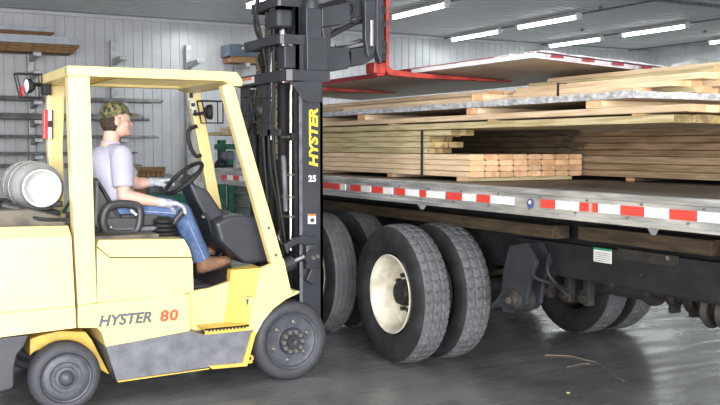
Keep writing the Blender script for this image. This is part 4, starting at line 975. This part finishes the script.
b=nb(); tube(b,[(t0[0][0]-.05,6.37,t0[0][1]-.02),(t0[1][0],6.37,t0[1][1])],.055,18); tc_=fp('tilt_cylinder',b,DGR,smooth=True)
b=nb(); tube(b,[(t0[1][0],6.37,t0[1][1]),(t0[2][0],6.37,t0[2][1])],.02,12); fp('tilt_rod',b,CHR,tc_,smooth=True)
# scrape ring marks around clevis + label on channel
a=[(3.022, 1.187), (3.089, 1.185), (3.089, 1.109), (3.022, 1.112)]; b=nb(); prism(b,a,6.416,6.4195); lb=fp('channel_label',b,LABEL,c1)
a=[(3.022, 1.187), (3.089, 1.185), (3.089, 1.17), (3.022, 1.172)]; b=nb(); prism(b,a,6.4145,6.416); fp('label_header',b,LORG,c1)
a=[(3.039, 1.149), (3.072, 1.155), (3.072, 1.125), (3.047, 1.126)]; b=nb(); prism(b,a,6.4145,6.416); fp('label_print',b,LBLK,c1)
# HYSTER on mast, reads upward
a=[(3.104, 1.541)][0]
text('mast_lettering','HYSTER',.098,(a[0],6.417,a[1]),side_rot(0)@Matrix.Rotation(math.pi/2,3,'Z'),TXTY,c1,sx=1.27,shear=.18,off=.004,ext=.001)
a=[(3.033, 1.433)][0]
text('mast_number','25',.065,(a[0]-.005,6.417,a[1]),side_rot(0),TXTW,c1,sx=.95,off=.003,ext=.001,space=1.1)
# ------------------------------------------------ carriage (extended) and forks
def ip(nm,px,y0,y1,m=DGR,b_=.008,Y=6.5): 
    b=nb(); prism(b,px,y0,y1,b_); return fp(nm,b,m)
ip('carriage_lower_box',[(3.21, 2.448), (3.426, 2.466), (3.444, 2.429), (3.444, 2.336), (3.409, 2.296), (3.21, 2.266)],6.5,7.2)
ip('carriage_rail',[(3.409, 2.442), (3.622, 2.491), (3.676, 2.408), (3.55, 2.333), (3.426, 2.32)],6.5,7.1,MGR if 0 else DGR)
ip('carriage_upper_box',[(3.186, 2.749), (3.427, 2.811), (3.435, 2.674), (3.383, 2.64), (3.185, 2.605)],6.5,7.2)
ip('carriage_rail',[(3.185, 2.605), (3.262, 2.61), (3.262, 2.435), (3.21, 2.433)],6.5,6.6)
ip('upper_reach_arm',[(3.281, 2.568), (3.393, 2.628), (3.525, 2.69), (3.633, 2.736), (3.633, 2.697), (3.508, 2.642), (3.402, 2.59), (3.289, 2.53)],6.55,6.62,BLK)
ip('lower_reach_arm',[(3.298, 2.469), (3.437, 2.499), (3.561, 2.545), (3.561, 2.514), (3.437, 2.476), (3.298, 2.439)],6.55,6.62)
b=nb(); a=[(3.318, 2.474), (3.458, 2.497), (3.601, 2.535)]; tube(b,[(x,6.54,z) for x,z in a],.012,8); fp('reach_rod',b,CHR,smooth=True)
ip('load_backrest_plate',[(3.531, 2.828), (3.629, 2.835), (3.647, 2.542), (3.612, 2.409), (3.558, 2.391), (3.532, 2.536)],6.45,6.5)
ip('backrest_upright',[(3.629, 2.896), (3.692, 2.901), (3.702, 2.374), (3.666, 2.341), (3.63, 2.448)],6.44,6.52)
ip('backrest_upright',[(3.629, 2.896), (3.692, 2.901), (3.702, 2.374), (3.666, 2.341), (3.63, 2.448)],8.5,8.6)
for zz_ in (2.42,2.86): fp('carriage_bar',box(nb(),3.70,3.765,6.5,8.6,zz_,zz_+.1,.006),DGR)
ip('backrest_bar',[(3.418, 2.865), (3.593, 2.878), (3.594, 2.724), (3.418, 2.682)],6.55,7.2)
b=nb(); a=[(3.588, 2.677), (3.588, 2.476)]; box(b,a[0][0]-.012,a[0][0]+.012,6.436,6.446,a[1][1],a[0][1],.004); fp('worn_steel_strip',b,CHR)
for a in [(3.695, 2.761), (3.695, 2.652), (3.696, 2.497), (3.696, 2.396)]:
    b=nb(); box(b,a[0]-.015,a[0]+.02,6.43,6.5,a[1]-.03,a[1]+.03,.006); fp('fork_clip',b,BLK)
b=nb()
for pts in ([(3.281, 2.636), (3.393, 2.689), (3.49, 2.664), (3.579, 2.763), (3.543, 2.853)],[(3.455, 2.431), (3.543, 2.388), (3.615, 2.438), (3.597, 2.531)],[(3.393, 2.827), (3.481, 2.772), (3.437, 2.692)]):
    tube(b,arc3([(x,6.52,z) for x,z in pts]),.012,8)
fp('hydraulic_hose',b,BLK,smooth=True)
# forks: shank + tine
for y0 in (6.5,8.45):
    sx_,ex=3.765,5.0
    zt=2.30; drop=.045
    b=nb(); prism(b,[(sx_-.014,3.05),(sx_+.014,3.05),(sx_+.014,zt+.03),(sx_+.05,zt+.005),(sx_+.3,zt-.012),(ex,zt-drop),(ex,zt-drop-.01),(sx_+.3,zt-.05),(sx_+.06,zt-.04),(sx_+.01,zt-.032),(sx_-.012,zt)],y0,y0+.1,.004)
    f=fp('fork',b,RPAINT)
    b=nb(); box(b,sx_-.13,sx_-.02,y0-.01,y0+.13,zt-.03,zt+.06,.015); box(b,sx_-.09,sx_-.02,y0+.01,y0+.11,zt-.045,zt+.02,.01); fp('fork_hook',b,RPAINT,f)
# raised sheet bundle on the forks
t=thing('raised_sheet_bundle',(4.8,6.7,2.24),'plastic-wrapped metal sheet bundle raised on the red forks, white edge with maroon stripe','metal sheets')
def tilt(b,x0=4.15,s=-.05):
    for v in b.verts: v.co.z+=(v.co.x-x0)*s-0
    return b
zL=2.302
b=bundle_mesh(4.12,5.36,5.13,9.9,zL,.034,.0,.003,5,split=6.7); place('sheets',tilt(b),SHEETW,t,smooth=True,mats=[FOILP,SHEETU,SHEETW,FOILP,MAROON])
b=nb(); box(b,4.117,5.2,5.6,9.9,zL+.035,zL+.041); place('maroon_top_sheet',tilt(b),MAROON,t)
b=bundle_mesh(4.16,5.37,5.105,6.3,zL+.041,.01,.0,.008,9); place('plastic_wrap',tilt(b),FOILP,t,smooth=True,mats=[FOILP]*4)
for k in range(4):
    b=nb(); box(b,4.25+k*.28,4.36+k*.28,5.095,5.10,zL+.012,zL+.03); place('maroon_stripe',tilt(b),MAROON,t)

# ---------------------------------------------------------------- driver
DR=thing('person',(1.7,6.78,.7),'seated driver in camouflage cap, pale T-shirt, jeans and grey gloves on the forklift','person')
def P(x,y,z): return V((x,y,z))
hd=V((1.68,6.78,1.888))     # head centre
neck0=V((1.635,6.78,1.69)); 
hipR=V((1.66,6.68,1.26)); hipL=V((1.66,6.88,1.26)); pel=V((1.64,6.78,1.27))
chest=V((1.63,6.78,1.51))
shR=V((1.665,6.59,1.635)); shL=V((1.68,6.97,1.64))
elR=(1.668, 6.55, 1.351); wrR=(1.931, 6.5, 1.298)
elR=V(elR); wrR=V(wrR)
elL=V((1.874, 7.0, 1.415)); wrL=V((1.976, 6.93, 1.431))
knR=V((2.099, 6.62, 1.213)); anR=V((2.276, 6.66, 0.84))
knL=V((2.1,6.9,1.24)); anL=V((2.26,6.93,.90))
def add_head(b):
    ball(b,hd+V((-.005,0,.02)),(.098,.078,.108),u=24,v=16)
    ball(b,hd+V((.03,0,-.045)),(.068,.06,.078),u=20,v=14)       # jaw
    ball(b,hd+V((.072,0,-.092)),(.026,.03,.024))                 # chin
    ball(b,hd+V((.092,0,-.015)),(.012,.012,.026),Matrix.Rotation(-.35,3,'Y'))   # nose bridge
    ball(b,hd+V((.105,0,-.032)),(.016,.013,.012))
    ball(b,hd+V((.086,0,-.062)),(.016,.022,.006)); ball(b,hd+V((.084,0,-.074)),(.015,.02,.007))  # lips
    ball(b,hd+V((.08,0,.022)),(.016,.05,.012))                   # brow
    for s in(-1,1):
        ball(b,hd+V((.05,s*.042,-.035)),(.03,.022,.025))         # cheek
        ball(b,hd+V((-.012,s*.078,-.012)),(.02,.012,.033),Matrix.Rotation(.2,3,'Y'))
        ball(b,hd+V((-.02,s*.09,.005)),(.012,.008,.02))
b=nb(); add_head(b)
capsule(b,hd+V((-.03,0,-.05)),.054,neck0,.06,20); 
capsule(b,neck0,.075,chest,.12); capsule(b,chest+V((0,-.07,0)),.1,pel+V((0,-.05,0)),.11); capsule(b,chest+V((0,.07,0)),.1,pel+V((0,.05,0)),.11)
capsule(b,neck0+V((0,-.04,-.03)),.06,shR,.06); capsule(b,neck0+V((0,.04,-.03)),.06,shL,.06)
for sh,el,wr in((shR,elR,wrR),(shL,elL,wrL)):
    capsule(b,sh,.055,el,.044); capsule(b,el,.045,el.lerp(wr,.35),.046); capsule(b,el.lerp(wr,.35),.046,wr,.028)
for hp_,kn,an in((hipR,knR,anR),(hipL,knL,anL)):
    capsule(b,hp_,.085,kn,.06); capsule(b,kn,.058,an,.04)
# hands inside gloves are part of the body
def hand_pts(wr,kind):
    # returns palm segment and finger chains
    if kind=='lever':   # hand draped over lever knob, fingers curling down
        d=V((.075,-.0,-.01)); palm=wr+d
        f=[]
        for k in range(4):
            y=-.035+.022*k; L=[.9,1,.95,.8][k]
            base=palm+V((.02-.004*abs(k-1.5),y,.005)); p1=base+V((.042,0,-.018))*L; p2=p1+V((.02,0,-.032))*L; p3=p2+V((.004,0,-.026))*L
            f.append([base,p1,p2,p3])
        th=[wr+V((.035,.03,-.01)),wr+V((.07,.05,-.035)),wr+V((.095,.045,-.065))]
        return palm,f,th
    else:   # gripping the rim
        d=V((.06,-.0,.0)); palm=wr+d
        f=[]
        for k in range(4):
            y=-.03+.021*k; L=[.85,1,.97,.8][k]
            base=palm+V((.02,y,.012)); p1=base+V((.045,-.004,.004))*L; p2=p1+V((.03,0,-.018))*L; p3=p2+V((.008,0,-.026))*L
            f.append([base,p1,p2,p3])
        th=[wr+V((.03,-.03,-.012)),wr+V((.065,-.045,-.02)),wr+V((.1,-.04,-.028))]
        return palm,f,th
def add_hand(b,wr,kind,g=0):
    palm,f,th=hand_pts(wr,kind)
    capsule(b,wr,.027+g,wr.lerp(palm,.6),.03+g)
    for k in range(4): capsule(b,wr.lerp(palm,.3)+V((0,-.02+.014*k,0)),.019+g,f[k][0],.0135+g,10)
    for ch_ in f:
        r=[.0105,.0098,.009,.008]
        for i in range(3): capsule(b,ch_[i],r[i]+g,ch_[i+1],r[i+1]+g,10)
    r=[.016,.0125,.0095]
    for i in range(2): capsule(b,th[i],r[i]+g,th[i+1],r[i+1]+g,10)
add_hand(b,wrR,'lever'); add_hand(b,wrL,'rim')
body=bake('body',b,SKIN,DR,voxel=.0065,smooth=2,fac=.5)
# gloves
for wr,el,kind in((wrR,elR,'lever'),(wrL,elL,'rim')):
    b=nb(); add_hand(b,wr,kind,.0032); capsule(b,wr,.033,wr.lerp(el,.12),.034); bake('glove',b,GLOVE,DR,voxel=.0045,smooth=2,fac=.4)
# shirt
b=nb(); nd0=(hd+V((-.03,0,-.05))-neck0).normalized()
g=.016
capsule(b,neck0+nd0*.012,.064,neck0+V((-.008,0,-.03)),.08); capsule(b,neck0+V((-.008,0,-.012)),.07,chest,.135); capsule(b,chest+V((-.005,-.07,0)),.115,pel+V((0,-.055,-.01)),.128); capsule(b,chest+V((-.005,.07,0)),.115,pel+V((0,.055,-.01)),.128)
ball(b,chest+V((.03,0,.02)),(.135,.16,.15)); ball(b,pel+V((.055,0,.06)),(.12,.16,.1)); ball(b,chest+V((-.06,0,.03)),(.1,.17,.16))
for s,sh,el in((-1,shR,elR),(1,shL,elL)):
    capsule(b,neck0+V((0,s*.04,-.03)),.062,sh,.074); m_=sh.lerp(el,.78)
    lathe(b,sh,(m_-sh),[(-.06,0),(-.04,.05),(0,.078),(.08,.079),((m_-sh).length*.8,.074),((m_-sh).length,.072),((m_-sh).length,0)],20)
shirt=bake('shirt',b,SHIRT,DR,voxel=.008,smooth=4,fac=.5)
# collar band
b=nb(); nd=(hd+V((-.03,0,-.05))-neck0).normalized(); 
wa_,wb_=frame_of(nd); c_=neck0+nd*.033
tube(b,[c_+wa_*.062*math.cos(k*math.pi/12)+wb_*.062*math.sin(k*math.pi/12) for k in range(24)],.0085,8,closed=True); place('collar',b,SHIRT,DR,smooth=True)
# jeans
b=nb()
capsule(b,pel+V((0,-.05,-.03)),.125,pel+V((0,.05,-.03)),.125)
for hp_,kn,an in((hipR,knR,anR),(hipL,knL,anL)):
    capsule(b,hp_+V((0,0,-.01)),.105,hp_.lerp(kn,.5),.09); capsule(b,hp_.lerp(kn,.5),.09,kn,.078); 
    d=an-kn; L=d.length; lathe(b,kn,d,[(-.078,0),(-.06,.045),(-.02,.074),(.04,.076),(L*.5,.073),(L*.93,.072),(L*.94,0)],24)
jeans=bake('jeans',b,DENIM,DR,voxel=.008,smooth=3,fac=.5)
# outer leg seam
b=nb()
for p,qq,r0,r1,a in((hipR+V((.06,0,-.01)),knR+V((-.02,0,-.0)),.104,.082,.0),(knR,anR,.078,.0745,0.0)):
    n=14; pts=[]
    for i in range(n):
        t=i/(n-1); c=p.lerp(qq,t); r=r0+(r1-r0)*t; pts.append(c+V((0,-r-.001,0)))
    if p==knR: pts=pts[2:-1]
    tube(b,pts,.0028,6)
place('seam',b,STITCH,jeans)
# boots
for an,par in((anR,1),(anL,0)):
    b=nb(); d=V((.155,-.01,.035)) if par else V((.15,0,.02))
    heel=an+V((.0,0,-.035)); toe=heel+d
    capsule(b,an+V((-.02,0,.05)),.05,heel,.05); capsule(b,heel+V((-.01,0,-.01)),.045,toe,.04); ball(b,toe+V((.01,0,.002)),(.055,.045,.038)); capsule(b,an+V((.0,0,.0)),.048,heel.lerp(toe,.6)+V((0,0,.01)),.042)
    bt=bake('boot',b,BOOT,DR,voxel=.007,smooth=3,fac=.5)
    b=nb(); dn=V((-.02,0,-.048)) 
    a0=heel+dn+V((-.035,0,0)); a1=toe+dn+V((.07,0,.012))
    tube(b,[a0,a0.lerp(a1,.3),a0.lerp(a1,.75),a1],[.03,.036,.042,.028],10)
    for v in b.verts:
        ax=(a1-a0).normalized(); t=(v.co-a0).dot(ax); c=a0+ax*t; off=v.co-c; off.z*=.3; v.co=c+off
    place('sole',b,SOLE,bt,smooth=True)
# hair
b=nb(); ball(b,hd+V((-.022,0,-.008)),(.094,.08,.105),u=24,v=16)
for v in list(b.verts):
    pass
bmesh.ops.bisect_plane(b,geom=b.verts[:]+b.edges[:]+b.faces[:],plane_co=hd+V((.0,0,-.02)),plane_no=V((.9,0,-.32)),clear_outer=True)
bmesh.ops.bisect_plane(b,geom=b.verts[:]+b.edges[:]+b.faces[:],plane_co=hd+V((-.0,0,-.092)),plane_no=V((.15,0,-1)),clear_outer=True)
bmesh.ops.holes_fill(b,edges=b.edges[:])
place('hair',b,HAIR,DR,smooth=True)
for s in(-1,1):   # sideburn
    b=nb(); ball(b,hd+V((.006,s*.073,.006)),(.009,.006,.018)); place('sideburn',b,HAIR,DR,smooth=True)
# cap
b=nb(); ball(b,hd+V((-.014,0,.045)),(.108,.092,.084),Matrix.Rotation(-.12,3,'Y'),u=28,v=18)
bmesh.ops.bisect_plane(b,geom=b.verts[:]+b.edges[:]+b.faces[:],plane_co=hd+V((0,0,.03)),plane_no=V((.22,0,-1)),clear_outer=True)
bmesh.ops.holes_fill(b,edges=b.edges[:])
cp_=place('cap',b,CAMO,DR,smooth=True)
b=nb(); top=[];n=14
c=hd+V((.074,0,.048))
A=[];B=[]
for k in range(n+1):
    a=-math.pi/2+math.pi*k/n; x=.092*math.cos(a); y=.078*math.sin(a)
    zz=-.012*math.cos(a)-.25*y*y/.078
    A.append(b.verts.new(c+V((x,y,zz+.0)))); B.append(b.verts.new(c+V((-.01-.02*math.cos(a),y*.98,.004-.18*y*y/.078))))
for k in range(n): b.faces.new((A[k],A[k+1],B[k+1],B[k]))
r=bmesh.ops.extrude_face_region(b,geom=b.faces[:]); bmesh.ops.translate(b,verts=[v for v in r['geom'] if isinstance(v,bmesh.types.BMVert)],vec=(0,0,.006))
place('cap_brim',b,CAMO,cp_,smooth=True)
b=nb(); ball(b,hd+V((-.025,0,.128)),(.009,.009,.005)); place('cap_button',b,CAMO,cp_,smooth=True)
# eyes, brows
for s in(-1,1):
    b=nb(); ball(b,hd+V((.079,s*.03,.004)),(.009,.009,.006)); e=place('eye',b,TXTW,DR,smooth=True)
    b=nb(); ball(b,hd+V((.089,s*.03,.004)),(.003,.006,.006)); place('iris',b,LBLK,e,smooth=True)
    b=nb(); ball(b,hd+V((.09,s*.03,.021)),(.005,.018,.004)); place('eyebrow',b,HAIR,DR,smooth=True)
# ---------------------------------------------------------------- bits on the floor
TW=mat('tan_twine',(.24,.2,.15),.8)
b=nb(); a=[(4.91, 5.922), (5.064, 5.797), (5.08, 5.627), (5.092, 5.503), (4.935, 5.184), (4.863, 4.986)]; tube(b,arc3([(x,y,.006) for x,y in a]),.0045,6)
tag(place('twine_strand',b,TW,smooth=True),'long thin tan strand lying on the floor in front of the far wheels','strand')
b=nb(); a=[(4.789, 5.515), (4.945, 5.544), (5.025, 5.52)]; tube(b,arc3([(x,y,.006) for x,y in a]),.0035,6)
tag(place('twine_strand',b,TW,smooth=True),'short tan scrap lying beside the long strand on the floor','strand')
b=nb(); a=[(4.301, 4.94)]; box(b,a[0][0]-.012,a[0][0]+.012,a[0][1]-.008,a[0][1]+.008,0,.006,.002)
tag(place('wood_chip',b,PINE),'tiny pale wood chip on the floor near the bottom edge','wood chip')
# ---------------------------------------------------------------- light
def area(name,loc,rot,sx,sy,e,col=(1,1,1),spread=None):
    l=bpy.data.lights.new(name,'AREA'); l.shape='RECTANGLE'; l.size=sx; l.size_y=sy; l.energy=e; l.color=col
    if spread: l.spread=spread
    o=bpy.data.objects.new(name,l); COL.objects.link(o); o.location=loc; o.rotation_euler=rot; return o
# daylight through the truck doors of the front wall
area('door_daylight',(-1.75,YF+.05,2.3),(math.radians(90),0,0),8.2,4.3,3000,(1,.99,.97))
area('left_fill_light',(XL+.05,1.5,2.2),(math.radians(90),0,math.radians(-90)),7,4,500,(1,.99,.97))  # added fill lamp brightening left-facing sides; the left wall has no door
area('door_daylight_right',(14,YF+.05,2.3),(math.radians(90),0,0),3.8,4.3,220,(.96,1,1))
# the ceiling tubes
for x in (-2,3.5,7.7,11.45,15.3,18.9,22.4):
    for y in (-3,5.0,12.0,18.4,21.6):
        if (x,y) in((3.5,21.6),(3.5,18.4),(-2,21.6),(-2,18.4)): continue
        elif y<13 and x>3: e=26
        else: e=44
        area('tube_light',(x,y,HC-.25),(0,0,0),.3,2.3,e,(.95,1,.98))
w=bpy.data.worlds.new('World'); SC.world=w; w.use_nodes=True
bg=w.node_tree.nodes['Background']; bg.inputs[0].default_value=(.8,.88,1,1); bg.inputs[1].default_value=1.0
SC.view_settings.view_transform='Standard'; SC.view_settings.look='None'; SC.view_settings.exposure=0; SC.view_settings.gamma=1
SC.cycles.max_bounces=6; SC.cycles.diffuse_bounces=3; SC.cycles.glossy_bounces=3
